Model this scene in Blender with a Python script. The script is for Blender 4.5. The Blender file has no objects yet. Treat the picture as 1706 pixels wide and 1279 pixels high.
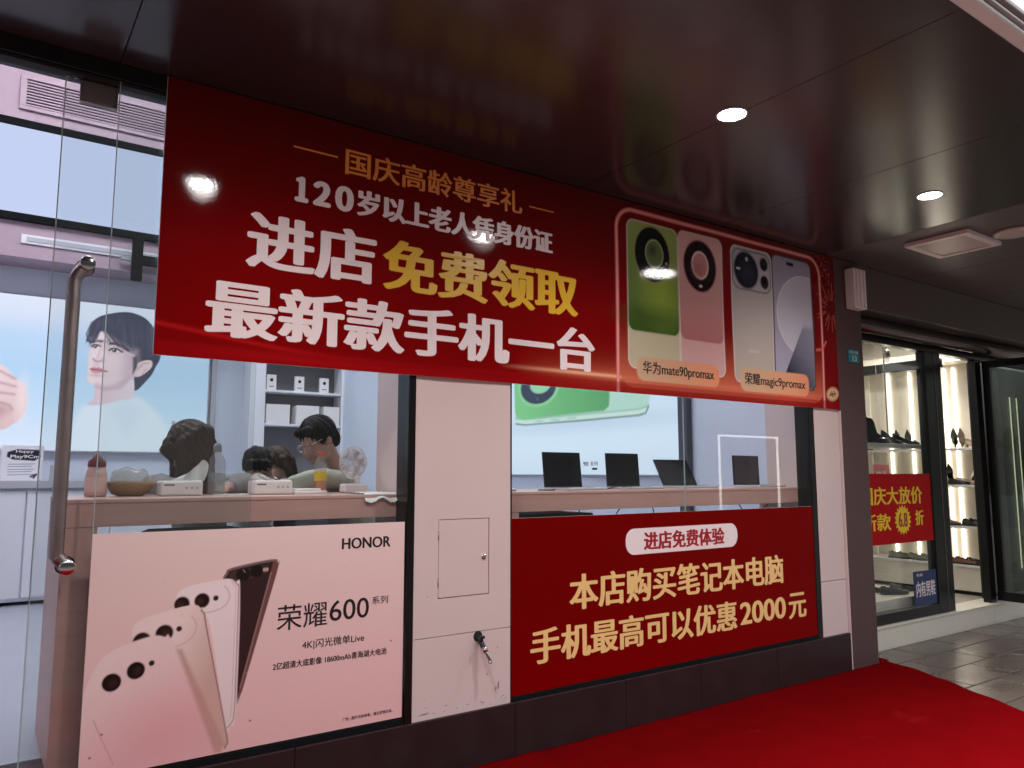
import bpy, bmesh, math, random
import numpy as np
from mathutils import Vector, Matrix
random.seed(4); np.random.seed(4)
S = bpy.context.scene
C = S.collection
R = math.radians
EYE = 1.4
# ------------------------------------------------------------------ camera, world, sun, exposure
cam = bpy.data.cameras.new('camera'); cam.sensor_fit = 'HORIZONTAL'; cam.sensor_width = 36.0
cam.lens = 36.0 * 1281 / 1706; cam.clip_start = 0.05; cam.clip_end = 400
camo = bpy.data.objects.new('camera', cam); C.objects.link(camo)
PITCH, PSI = R(6.6125), R(55.077)
fw = Vector((math.cos(PSI) * math.cos(PITCH), math.sin(PSI) * math.cos(PITCH), math.sin(PITCH)))
camo.location = (0, 0, EYE); camo.rotation_euler = fw.to_track_quat('-Z', 'Y').to_euler()
S.camera = camo
W = bpy.data.worlds.new('World'); S.world = W; W.use_nodes = True
wn = W.node_tree; bg = wn.nodes['Background']
sky = wn.nodes.new('ShaderNodeTexSky'); sky.sky_type = 'NISHITA'; sky.sun_disc = False
SUN_EL, SUN_AZ = R(73), R(165)          # azimuth measured clockwise from +Y
sky.sun_elevation = SUN_EL; sky.sun_rotation = SUN_AZ; sky.dust_density = 6; sky.ozone_density = 1.0; sky.air_density = 1.2
hs_ = wn.nodes.new('ShaderNodeHueSaturation'); hs_.inputs['Saturation'].default_value = .30
wn.links.new(sky.outputs[0], hs_.inputs['Color']); wn.links.new(hs_.outputs[0], bg.inputs[0]); bg.inputs[1].default_value = 0.12
sl = bpy.data.lights.new('sun', 'SUN'); sl.energy = 1.5; sl.angle = R(22); sl.color = (1.0, 0.95, 0.9)
so = bpy.data.objects.new('sun', sl); C.objects.link(so)
sd = Vector((math.sin(SUN_AZ) * math.cos(SUN_EL), math.cos(SUN_AZ) * math.cos(SUN_EL), math.sin(SUN_EL)))
so.rotation_euler = sd.to_track_quat('Z', 'Y').to_euler(); so.location = (0, -6, 12)
S.view_settings.view_transform = 'Standard'; S.view_settings.look = 'None'
S.view_settings.exposure = 1.42; S.view_settings.gamma = 1.0
S.cycles.max_bounces = 10; S.cycles.transparent_max_bounces = 24; S.cycles.sample_clamp_indirect = 6.0
S.cycles.use_denoising = True

# ------------------------------------------------------------------ helpers
def lin(c):
    c = np.asarray(c, float) / 255.0
    return np.where(c <= 0.04045, c / 12.92, ((c + 0.055) / 1.055) ** 2.4)
def rgb(*c): return tuple(lin(c)) 
MATS = {}
def mat(name, col=(.5, .5, .5), rough=.5, metal=0., spec=.5, var=0., vscale=6., bump=0., bscale=40., coat=0., emit=None, estr=0., sheen=0., rvar=0., stretch=None, crough=.05, dirt=None):
    m = bpy.data.materials.new(name); m.use_nodes = True; nt = m.node_tree; b = nt.nodes['Principled BSDF']
    b.inputs['Base Color'].default_value = (*col, 1); b.inputs['Roughness'].default_value = rough
    b.inputs['Metallic'].default_value = metal; b.inputs['Specular IOR Level'].default_value = spec
    b.inputs['Coat Weight'].default_value = coat; b.inputs['Coat Roughness'].default_value = crough
    b.inputs['Sheen Weight'].default_value = sheen
    if emit is not None:
        b.inputs['Emission Color'].default_value = (*emit, 1); b.inputs['Emission Strength'].default_value = estr
    tc = nt.nodes.new('ShaderNodeNewGeometry') ; vec = tc.outputs['Position']
    if stretch:
        mp = nt.nodes.new('ShaderNodeMapping'); mp.inputs['Scale'].default_value = stretch
        nt.links.new(vec, mp.inputs[0]); vec = mp.outputs[0]
    if var or rvar:
        n = nt.nodes.new('ShaderNodeTexNoise'); n.inputs['Scale'].default_value = vscale; n.inputs['Detail'].default_value = 6
        nt.links.new(vec, n.inputs['Vector'])
        if var:
            mx = nt.nodes.new('ShaderNodeMixRGB'); mx.inputs[1].default_value = (*[max(0, v * (1 - var)) for v in col], 1)
            mx.inputs[2].default_value = (*[min(1, v * (1 + var)) for v in col], 1)
            nt.links.new(n.outputs[0], mx.inputs[0]); out = mx.outputs[0]
            if dirt:
                n2 = nt.nodes.new('ShaderNodeTexNoise'); n2.inputs['Scale'].default_value = dirt[1]; n2.inputs['Detail'].default_value = 8; n2.inputs['Roughness'].default_value = .7
                nt.links.new(tc.outputs['Position'], n2.inputs['Vector'])
                rp = nt.nodes.new('ShaderNodeValToRGB'); rp.color_ramp.elements[0].position = dirt[2]; rp.color_ramp.elements[1].position = dirt[2] + .12
                nt.links.new(n2.outputs[0], rp.inputs[0])
                m2 = nt.nodes.new('ShaderNodeMixRGB'); m2.inputs[2].default_value = (*dirt[0], 1)
                nt.links.new(rp.outputs[0], m2.inputs[0]); nt.links.new(out, m2.inputs[1]); out = m2.outputs[0]
            nt.links.new(out, b.inputs['Base Color'])
        if rvar:
            mr = nt.nodes.new('ShaderNodeMapRange'); mr.inputs[1].default_value = .3; mr.inputs[2].default_value = .7
            mr.inputs[3].default_value = max(0, rough - rvar); mr.inputs[4].default_value = rough + rvar
            nt.links.new(n.outputs[0], mr.inputs[0]); nt.links.new(mr.outputs[0], b.inputs['Roughness'])
    if bump:
        n = nt.nodes.new('ShaderNodeTexNoise'); n.inputs['Scale'].default_value = bscale; n.inputs['Detail'].default_value = 4
        nt.links.new(vec, n.inputs['Vector'])
        bp = nt.nodes.new('ShaderNodeBump'); bp.inputs['Strength'].default_value = bump; bp.inputs['Distance'].default_value = .01
        nt.links.new(n.outputs[0], bp.inputs['Height']); nt.links.new(bp.outputs[0], b.inputs['Normal'])
        if coat: nt.links.new(bp.outputs[0], b.inputs['Coat Normal'])
    MATS[name] = m
    return m
def emis(name, col, s, sample=True):
    m = bpy.data.materials.new(name); m.use_nodes = True; nt = m.node_tree; nt.nodes.remove(nt.nodes['Principled BSDF'])
    e = nt.nodes.new('ShaderNodeEmission'); e.inputs[0].default_value = (*col, 1); e.inputs[1].default_value = s
    nt.links.new(e.outputs[0], nt.nodes['Material Output'].inputs[0])
    if not sample: m.cycles.emission_sampling = 'NONE'
    return m
def print_mat(name, emitstr=0., rough=.4, coat=0., bump=0., bscale=30., spec=.5):
    m = mat(name, (1, 1, 1), rough, coat=coat, bump=bump, bscale=bscale, spec=spec); nt = m.node_tree
    a = nt.nodes.new('ShaderNodeVertexColor'); a.layer_name = 'Col'
    b = nt.nodes['Principled BSDF']
    if emitstr:
        b.inputs['Base Color'].default_value = (.02, .02, .02, 1); b.inputs['Emission Strength'].default_value = emitstr
        nt.links.new(a.outputs[0], b.inputs['Emission Color']); m.cycles.emission_sampling = 'NONE'
    else: nt.links.new(a.outputs[0], b.inputs['Base Color'])
    return m
def glass_mat(name, tint=(.96, .98, .97), refl=.55, veil=.004):
    m = bpy.data.materials.new(name); m.use_nodes = True; nt = m.node_tree; nt.nodes.remove(nt.nodes['Principled BSDF'])
    t = nt.nodes.new('ShaderNodeBsdfTransparent'); t.inputs[0].default_value = (*tint, 1)
    g = nt.nodes.new('ShaderNodeBsdfGlossy'); g.inputs['Roughness'].default_value = 0.0; g.inputs[0].default_value = (refl, refl, refl, 1)
    f = nt.nodes.new('ShaderNodeFresnel'); ge = nt.nodes.new('ShaderNodeNewGeometry'); mr = nt.nodes.new('ShaderNodeMapRange')
    mr.inputs[3].default_value = 1.45; mr.inputs[4].default_value = 1 / 1.45; nt.links.new(ge.outputs['Backfacing'], mr.inputs[0]); nt.links.new(mr.outputs[0], f.inputs[0])
    d = nt.nodes.new('ShaderNodeBsdfDiffuse'); d.inputs[0].default_value = (.8, .8, .8, 1)
    m1 = nt.nodes.new('ShaderNodeMixShader'); m2 = nt.nodes.new('ShaderNodeMixShader'); m1.inputs[0].default_value = veil
    nt.links.new(t.outputs[0], m1.inputs[1]); nt.links.new(d.outputs[0], m1.inputs[2])
    nt.links.new(f.outputs[0], m2.inputs[0]); nt.links.new(m1.outputs[0], m2.inputs[1]); nt.links.new(g.outputs[0], m2.inputs[2])
    nt.links.new(m2.outputs[0], nt.nodes['Material Output'].inputs[0])
    return m

def thing(name, label, cat, loc=(0, 0, 0), rz=0., group=None):
    o = bpy.data.objects.new(name, None); C.objects.link(o); o.empty_display_size = .1
    o.location = loc; o.rotation_euler = (0, 0, rz); o['label'] = label; o['category'] = cat
    if group: o['group'] = group
    return o
def tag(o, label, cat, group=None):
    o['label'] = label; o['category'] = cat
    if group: o['group'] = group
    return o
def link(name, me, m, parent=None, local=False):
    o = bpy.data.objects.new(name, me); C.objects.link(o)
    if m is not None and not me.materials: me.materials.append(m)
    if parent is not None:
        o.parent = parent
        if not local and parent.type == 'EMPTY': o.matrix_parent_inverse = parent.matrix_basis.inverted()
    return o
def obj(name, bm, m, parent=None, smooth=False, local=False):
    me = bpy.data.meshes.new(name); bmesh.ops.recalc_face_normals(bm, faces=bm.faces[:]); bm.to_mesh(me); bm.free()
    if smooth: me.polygons.foreach_set('use_smooth', [True] * len(me.polygons))
    return link(name, me, m, parent, local)
def struct(name, bm, m, parent=None, smooth=False):
    o = obj(name, bm, m, parent, smooth)
    if parent is None: o['kind'] = 'structure'
    return o
def B(): return bmesh.new()
def bx(bm, x0, x1, y0, y1, z0, z1, bev=0., mtx=None):
    t = bmesh.new(); bmesh.ops.create_cube(t, size=1)
    for v in t.verts: v.co = Vector(((x0 + x1) / 2 + v.co.x * (x1 - x0), (y0 + y1) / 2 + v.co.y * (y1 - y0), (z0 + z1) / 2 + v.co.z * (z1 - z0)))
    if bev: bmesh.ops.bevel(t, geom=t.edges[:], offset=bev, segments=2, affect='EDGES', profile=.5)
    return merge(bm, t, mtx)
def merge(bm, t, mtx=None):
    if mtx is not None: bmesh.ops.transform(t, matrix=mtx, verts=t.verts[:])
    me = bpy.data.meshes.new('tmp'); t.to_mesh(me); t.free(); bm.from_mesh(me); bpy.data.meshes.remove(me); return bm
def box(name, x0, x1, y0, y1, z0, z1, m, parent=None, bev=0.):
    return obj(name, bx(B(), x0, x1, y0, y1, z0, z1, bev), m, parent)
def cyl(bm, p, q, r, r2=None, seg=20, caps=True):
    p = Vector(p); q = Vector(q); r2 = r if r2 is None else r2; d = q - p
    t = bmesh.new(); bmesh.ops.create_cone(t, cap_ends=caps, segments=seg, radius1=r, radius2=r2, depth=d.length)
    M = Matrix.Translation((p + q) / 2) @ d.to_track_quat('Z', 'Y').to_matrix().to_4x4()
    return merge(bm, t, M)
def ball(bm, c, r, sc=(1, 1, 1), sub=3, rot=None):
    t = bmesh.new(); bmesh.ops.create_icosphere(t, subdivisions=sub, radius=r)
    M = Matrix.Translation(c) @ (rot.to_4x4() if rot is not None else Matrix.Identity(4)) @ Matrix.Diagonal((*sc, 1))
    return merge(bm, t, M)
def tube(bm, pts, r, seg=8):
    pts = [Vector(p) for p in pts]; n = len(pts); rings = []
    prev = None
    for i, p in enumerate(pts):
        d = (pts[min(i + 1, n - 1)] - pts[max(i - 1, 0)]).normalized()
        if prev is None: a = d.orthogonal().normalized()
        else: a = (prev - d * prev.dot(d)).normalized()
        prev = a; b = d.cross(a)
        rings.append([bm.verts.new(p + (a * math.cos(2 * math.pi * k / seg) + b * math.sin(2 * math.pi * k / seg)) * r) for k in range(seg)])
    for i in range(n - 1):
        for k in range(seg): bm.faces.new((rings[i][k], rings[i][(k + 1) % seg], rings[i + 1][(k + 1) % seg], rings[i + 1][k]))
    bm.faces.new(rings[0][::-1]); bm.faces.new(rings[-1])
    return bm
def lathe(bm, prof, c=(0, 0, 0), seg=28, rot=None):
    t = bmesh.new(); rings = []
    for r, z in prof:
        rings.append([t.verts.new((r * math.cos(2 * math.pi * k / seg), r * math.sin(2 * math.pi * k / seg), z)) for k in range(seg)])
    for i in range(len(prof) - 1):
        for k in range(seg): t.faces.new((rings[i][k], rings[i][(k + 1) % seg], rings[i + 1][(k + 1) % seg], rings[i + 1][k]))
    t.faces.new(rings[0][::-1]); t.faces.new(rings[-1])
    bmesh.ops.remove_doubles(t, verts=t.verts[:], dist=1e-5)
    M = Matrix.Translation(c) @ (rot.to_4x4() if rot is not None else Matrix.Identity(4))
    return merge(bm, t, M)
def prism(bm, poly, y0, y1):             # polygon in x,z extruded along y
    a = [bm.verts.new((x, y0, z)) for x, z in poly]; b = [bm.verts.new((x, y1, z)) for x, z in poly]
    n = len(poly); bm.faces.new(a); bm.faces.new(b[::-1])
    for i in range(n): bm.faces.new((a[i], b[i], b[(i + 1) % n], a[(i + 1) % n]))
    return bm
def curve_pts(ctrl, n=24):               # Catmull-Rom
    P = [Vector(p) for p in ctrl]; P = [P[0]] + P + [P[-1]]; out = []
    segs = len(P) - 3; per = max(2, n // segs)
    for i in range(segs):
        a, b, c, d = P[i:i + 4]
        for k in range(per):
            t = k / per
            out.append(0.5 * ((2 * b) + (c - a) * t + (2 * a - 5 * b + 4 * c - d) * t * t + (3 * b - a - 3 * c + d) * t ** 3))
    out.append(P[-2]); return out

# lettering: a font curve turned to flat mesh, fitted to a box on a facade plane (normal -Y) or on a side wall (normal -X)
_fc = bpy.data.curves.new('lettering_source', 'FONT'); _fo = bpy.data.objects.new('lettering_source', _fc); C.objects.link(_fo)
def glyph_mesh(s):
    _fc.body = s; _fc.size = 1; _fc.resolution_u = 4
    dg = bpy.context.evaluated_depsgraph_get(); dg.update()
    ev = _fo.evaluated_get(dg); me = ev.to_mesh()
    v = np.array([x.co[:2] for x in me.vertices]); f = [tuple(p.vertices) for p in me.polygons]; ev.to_mesh_clear()
    return v, f
RIPPLE = None
def lettering(parent, s, x0, x1, z0, z1, y, m, bold=0., slant=0., axis='y', name='lettering', slope=0., vbold=None):
    v, f = glyph_mesh(s); lo = v.min(0); hi = v.max(0)
    vb = bold * .36 if vbold is None else vbold
    a0, a1, b0, b1 = x0 + bold, x1 - bold, z0 + vb, z1 - vb
    v = (v - lo) / np.maximum(hi - lo, 1e-6) * np.array([a1 - a0, b1 - b0]) + np.array([a0, b0])
    v[:, 0] += slant * (v[:, 1] - z0); v[:, 1] += slope * (v[:, 0] - x0)
    offs = [(0, 0)] + ([(bold * math.cos(t), vb * math.sin(t)) for t in np.arange(10) * math.pi / 5] if bold else [])
    V = []; F = []
    for k, (dx, dz) in enumerate(offs):
        n0 = len(V)
        for p in v: V.append((p[0] + dx, y - k * 2e-5 + (RIPPLE(p[0], p[1]) if RIPPLE else 0), p[1] + dz) if axis == 'y' else (y - k * 2e-5, -(p[0] + dx), p[1] + dz))
        F += [tuple(i + n0 for i in q) for q in f]
    me = bpy.data.meshes.new(name); me.from_pydata(V, [], F)
    return link(name, me, m, parent)

# flat print artwork: a fine grid whose vertices carry the print's colours
class Art:
    def __init__(s, x0, x1, z0, z1, step, bgcol):
        s.nx = max(2, int(round((x1 - x0) / step)) + 1); s.nz = max(2, int(round((z1 - z0) / step)) + 1)
        s.xs = np.linspace(x0, x1, s.nx); s.zs = np.linspace(z0, z1, s.nz)
        s.X, s.Z = np.meshgrid(s.xs, s.zs); s.w = step
        s.col = np.empty((s.nz, s.nx, 3)); s.col[:] = lin(bgcol)
        s.x0, s.x1, s.z0, s.z1 = x0, x1, z0, z1
    def mix(s, mask, c, a=1.):
        mask = (mask * a)[..., None]; c = np.asarray(c, float)
        s.col = s.col * (1 - mask) + c * mask
    def cov(s, d, soft=0.): w = max(s.w * .75, soft); return np.clip(.5 - d / (2 * w), 0, 1)
    def vgrad(s, stops):                  # [(z, colour)...] ascending
        zs = [p for p, _ in stops]
        for k in range(3): s.col[..., k] = np.interp(s.Z, zs, [lin(c)[k] for _, c in stops])
    def grad(s, c0, c1, p, q):
        p = np.array(p); q = np.array(q); d = q - p
        t = np.clip(((s.X - p[0]) * d[0] + (s.Z - p[1]) * d[1]) / (d @ d), 0, 1)[..., None]
        return lin(c0) * (1 - t) + lin(c1) * t
    def dpoly(s, poly):
        P = np.array(poly, float); n = len(P); D = np.full(s.X.shape, 1e9); inside = np.zeros(s.X.shape, bool)
        for i in range(n):
            a = P[i]; b = P[(i + 1) % n]; e = b - a; wx = s.X - a[0]; wz = s.Z - a[1]
            t = np.clip((wx * e[0] + wz * e[1]) / max(e @ e, 1e-12), 0, 1)
            D = np.minimum(D, (wx - e[0] * t) ** 2 + (wz - e[1] * t) ** 2)
            c = (a[1] > s.Z) != (b[1] > s.Z)
            with np.errstate(divide='ignore', invalid='ignore'):
                xi = e[0] * (s.Z - a[1]) / (e[1] if abs(e[1]) > 1e-12 else 1e-12) + a[0]
            inside ^= c & (s.X < xi)
        D = np.sqrt(D); return np.where(inside, -D, D)
    def C(s, c): return c if isinstance(c, np.ndarray) else lin(c)
    def poly(s, pts, c, soft=0., a=1., smooth=False, grow=0.):
        if smooth: pts = smooth_poly(pts)
        s.mix(s.cov(s.dpoly(pts) - grow, soft), s.C(c), a)
    def ell(s, c, rx, rz, col, rot=0., soft=0., a=1., ring=0.):
        x = s.X - c[0]; z = s.Z - c[1]; cr, sr = math.cos(rot), math.sin(rot); u = x * cr + z * sr; v = -x * sr + z * cr
        k = np.sqrt((u / rx) ** 2 + (v / rz) ** 2); d = (k - 1) * min(rx, rz)
        if ring: d = np.abs(d) - ring
        s.mix(s.cov(d, soft), s.C(col), a)
    def rrect(s, x0, x1, z0, z1, r, col, soft=0., a=1., ring=0., rot=0.):
        cx, cz = (x0 + x1) / 2, (z0 + z1) / 2; x = s.X - cx; z = s.Z - cz; cr, sr = math.cos(rot), math.sin(rot); u = x * cr + z * sr; v = -x * sr + z * cr
        qx = np.abs(u) - (x1 - x0) / 2 + r; qz = np.abs(v) - (z1 - z0) / 2 + r
        d = np.minimum(np.maximum(qx, qz), 0) + np.hypot(np.maximum(qx, 0), np.maximum(qz, 0)) - r
        if ring: d = np.abs(d) - ring
        s.mix(s.cov(d, soft), s.C(col), a)
        return d
    def line(s, pts, w, c, soft=0., a=1.):
        D = np.full(s.X.shape, 1e9)
        for p, q in zip(pts[:-1], pts[1:]):
            p = np.array(p); e = np.array(q) - p; wx = s.X - p[0]; wz = s.Z - p[1]
            t = np.clip((wx * e[0] + wz * e[1]) / max(e @ e, 1e-12), 0, 1)
            D = np.minimum(D, np.hypot(wx - e[0] * t, wz - e[1] * t))
        s.mix(s.cov(D - w, soft), s.C(c), a)
    def build(s, name, m, parent, y, axis='y'):
        me = bpy.data.meshes.new(name); n = s.nx * s.nz; co = np.empty((n, 3), np.float32)
        X = s.X.ravel(); Z = s.Z.ravel()
        if axis == 'y': co[:, 0] = X; co[:, 1] = y + (RIPPLE(X, Z) if RIPPLE else 0); co[:, 2] = Z
        else: co[:, 0] = y; co[:, 1] = -X; co[:, 2] = Z
        i = (np.arange(s.nz - 1)[:, None] * s.nx + np.arange(s.nx - 1)[None]).ravel()
        q = np.stack([i, i + 1, i + 1 + s.nx, i + s.nx], 1).astype(np.int32)
        me.vertices.add(n); me.vertices.foreach_set('co', co.ravel()); me.loops.add(q.size); me.loops.foreach_set('vertex_index', q.ravel())
        me.polygons.add(len(q)); me.polygons.foreach_set('loop_start', np.arange(len(q), dtype=np.int32) * 4)
        me.update(); me.validate()
        at = me.color_attributes.new('Col', 'FLOAT_COLOR', 'POINT'); c4 = np.ones((n, 4), np.float32); c4[:, :3] = s.col.reshape(-1, 3); at.data.foreach_set('color', c4.ravel())
        return link(name, me, m, parent)
def sl(pts, n=18): return [(p.x, p.y) for p in curve_pts([(q[0], q[1], 0) for q in pts], n)]
def smooth_poly(pts, n=5):
    P = [np.array(p, float) for p in pts]; out = []; k = len(P)
    for i in range(k):
        a, b, c, d = P[i - 1], P[i], P[(i + 1) % k], P[(i + 2) % k]
        for j in range(n):
            t = j / n; out.append(.5 * (2 * b + (c - a) * t + (2 * a - 5 * b + 4 * c - d) * t * t + (3 * b - a - 3 * c + d) * t ** 3))
    return out

# ------------------------------------------------------------------ materials
M = {}
M['ceil'] = mat('ceiling_panel_brown', (.038, .025, .027), .215, spec=.62, var=.10, vscale=1.2)
M['ceil_matte'] = mat('soffit_brown', (.085, .066, .064), .42, var=.12, vscale=2.)
M['fascia'] = mat('fascia_white', (.74, .73, .74), .35, var=.05, vscale=3)
M['white'] = mat('white_panel', (.655, .53, .515), .36, spec=.3, var=.035, vscale=2.2, bump=.02, bscale=3, dirt=((.42, .36, .35), 1.6, .70))
M['whitewall'] = mat('white_wall', (.70, .71, .76), .55, var=.03, vscale=2.)
M['pinkwall'] = mat('pinkish_wall', (.40, .29, .345), .55, var=.03, vscale=2.)
M['bluewall'] = mat('pale_blue_wall', (.62, .66, .77), .4, var=.03, vscale=2.)
M['greywall'] = mat('grey_wall', (.42, .42, .46), .55, var=.05, vscale=2.)
M['darkgrey'] = mat('dark_grey_shelf', (.16, .15, .16), .55, var=.08)
M['black'] = mat('black_frame', (.007, .006, .006), .3, spec=.3, var=.1, vscale=5)
M['matte_black'] = mat('matte_black', (.006, .007, .008), .8, spec=.1, var=.1)
M['gap'] = mat('dark_gap', (.01, .009, .009), .8, var=.1)
M['plinth'] = mat('plinth_stone', (.026, .0135, .0155), .42, spec=.25, var=.18, vscale=9, bump=.04, bscale=30, rvar=.08, dirt=((.05, .032, .032), 3.1, .64))
M['pillar'] = mat('grey_pillar', (.085, .048, .048), .5, spec=.3, var=.08, vscale=3, bump=.03, bscale=20)
M['carpet'] = mat('red_carpet', (.135, .0018, .0028), 1.0, spec=.0, var=.20, vscale=5, bump=.6, bscale=420, dirt=((.16, .006, .008), 2.6, .62))
M['paver'] = mat('paving_stone', (.092, .070, .058), .30, var=.16, vscale=3, bump=.08, bscale=40, rvar=.08, dirt=((.06, .05, .046), 1.4, .6))
M['joint'] = mat('joint_mortar', (.022, .019, .018), .9, var=.3, vscale=20)
M['road'] = mat('asphalt', (.05, .05, .05), .85, var=.2, vscale=30, bump=.3, bscale=120)
M['steel'] = mat('brushed_steel', (.30, .25, .245), .42, metal=1., var=.1, vscale=14, rvar=.06)
M['chrome'] = mat('chrome', (.6, .57, .57), .1, metal=1., rvar=.05, vscale=20)
M['glass'] = glass_mat('window_glass')
M['doorglass'] = glass_mat('door_glass', (.94, .96, .96), veil=.012)
M['glassedge'] = mat('glass_edge', (.35, .42, .42), .2, var=.1)
M['wood'] = mat('counter_wood', (.50, .275, .245), .38, var=.16, vscale=9, stretch=(.25, 3, 3), bump=.02, bscale=30)
M['woodtop'] = mat('counter_top', (.54, .33, .29), .3, var=.14, vscale=9, stretch=(.25, 3, 3))
M['tile'] = mat('shop_floor_tile', (.34, .36, .42), .22, var=.05, vscale=3)
M['print'] = print_mat('printed_sheet', 0, .30, bump=.012, bscale=9, spec=.3)
M['print_red'] = print_mat('printed_red_sheet', 0, .42, bump=.012, bscale=9, spec=.04)
M['banner'] = print_mat('banner_vinyl', 0, .5, coat=.65, bump=.022, bscale=110, spec=.0)
M['backlit'] = print_mat('backlit_print', .385, .35)
M['lightbox'] = emis('lightbox_face', (.58, .66, .92), .365, False)
M['b_white'] = mat('print_white', (.86, .74, .75), .3)
M['b_yellow'] = mat('print_yellow', (.78, .47, .03), .3)
M['b_orange'] = mat('print_orange', (.80, .27, .05), .3)
M['b_gold'] = mat('print_gold', (.86, .56, .22), .3, var=.12, vscale=3)
M['b_red'] = mat('print_red', (.34, .004, .012), .3)
M['b_black'] = mat('print_black', (.012, .01, .012), .35)
M['plastic_w'] = mat('white_plastic', (.75, .68, .68), .4, var=.03)
M['plastic_b'] = mat('black_plastic', (.012, .012, .014), .35, var=.1)
M['screen'] = mat('dark_screen', (.006, .006, .008), .12, coat=.5)
M['silver'] = mat('silver_shell', (.55, .55, .58), .35, metal=.6, var=.04)
M['skin'] = mat('skin', (.46, .27, .20), .5, var=.08, vscale=12)
M['hair'] = mat('black_hair', (.010, .009, .010), .6, spec=.25, var=.3, vscale=60, bump=.5, bscale=160, stretch=(1, 1, .15))
M['hair_brown'] = mat('brown_hair', (.075, .046, .030), .5, spec=.3, var=.4, vscale=50, bump=.6, bscale=150, stretch=(1, 1, .12))
M['jacket'] = mat('green_jacket', (.40, .42, .33), .8, var=.12, vscale=14, bump=.25, bscale=18)
M['cloth_grey'] = mat('grey_cloth', (.30, .28, .27), .85, var=.15, vscale=14, bump=.2, bscale=20)
M['cloth_white'] = mat('white_cloth', (.62, .61, .60), .8, var=.08, vscale=14, bump=.2, bscale=20)
M['cloth_dark'] = mat('dark_cloth', (.03, .03, .038), .85, var=.2, vscale=14)
M['trouser'] = mat('dark_trousers', (.035, .038, .05), .85, var=.2, vscale=14)
M['paper'] = mat('paper', (.74, .72, .72), .6, var=.03)
M['led'] = emis('led_strip', (1.0, .91, .76), 3.6)
M['downlight'] = emis('downlight_face', (1.0, .95, .93), 55.)
M['unlit'] = mat('diffuser_unlit', (.50, .44, .42), .35, var=.05)
M['cream'] = mat('cream_wall', (.62, .56, .46), .5, var=.06, vscale=4)
M['cream2'] = mat('cream_panel', (.70, .66, .56), .4, var=.05, vscale=4)
M['shelfglass'] = mat('shelf_white', (.66, .66, .64), .2, var=.04)
M['sh_black'] = mat('black_leather', (.012, .011, .012), .25, var=.2, vscale=30)
M['sh_brown'] = mat('brown_leather', (.17, .07, .035), .35, var=.25, vscale=30)
M['sh_grey'] = mat('grey_suede', (.075, .07, .065), .7, var=.2, vscale=30)
M['sh_nude'] = mat('beige_leather', (.50, .36, .27), .35, var=.15, vscale=30)
M['sh_green'] = mat('olive_leather', (.12, .12, .07), .4, var=.2, vscale=30)
M['shin'] = mat('shoe_lining', (.30, .22, .15), .7, var=.2, vscale=30)

# ------------------------------------------------------------------ setting: ground, street, pavement
GY = 3.3
struct('street_ground', bx(B(), -60, 60, -60, 60, -.30, -.16), M['road'])
pave = struct('pavement', bx(B(), -14, 22, -2.6, 3.5, -.16, -.012), M['joint'])
for mi in range(2): pass
paver_mesh = {}
def paver(x0, x1, y0, y1):
    g = .006; z = random.uniform(-.0012, .0012)
    o = obj('paving_stone', bx(B(), x0 + g, x1 - g, y0 + g, y1 - g, -.05, z, .004), M['paver'], pave)
    return o
rowh, tw = .30, .60
for j in range(0, 10):
    y1 = 3.49 - j * rowh; y0 = y1 - rowh
    x = 4.45 - (tw / 2 if j % 2 else 0) - .1
    while x < 9.6:
        paver(x, x + tw, y0, y1); x += tw
bm = B()
for (a, b, c, d) in ((-14, 4.14, -2.6, 3.26), (9.95, 22, -2.6, 3.49), (4.14, 9.95, -2.6, .49)):
    nx, ny = max(1, round((b - a) / .6)), max(1, round((d - c) / .3)); sx, sy = (b - a) / nx, (d - c) / ny
    for i in range(nx):
        for k in range(ny):
            bx(bm, a + i * sx + .004, a + (i + 1) * sx - .004, c + k * sy + .004, c + (k + 1) * sy - .004, -.012, -.001)
pv = obj('paving_stone_field', bm, M['paver'], pave); pv['kind'] = 'stuff'
struct('kerb', bx(B(), -14, 22, -2.78, -2.605, -.16, .0, .012), M['plinth'])

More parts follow.
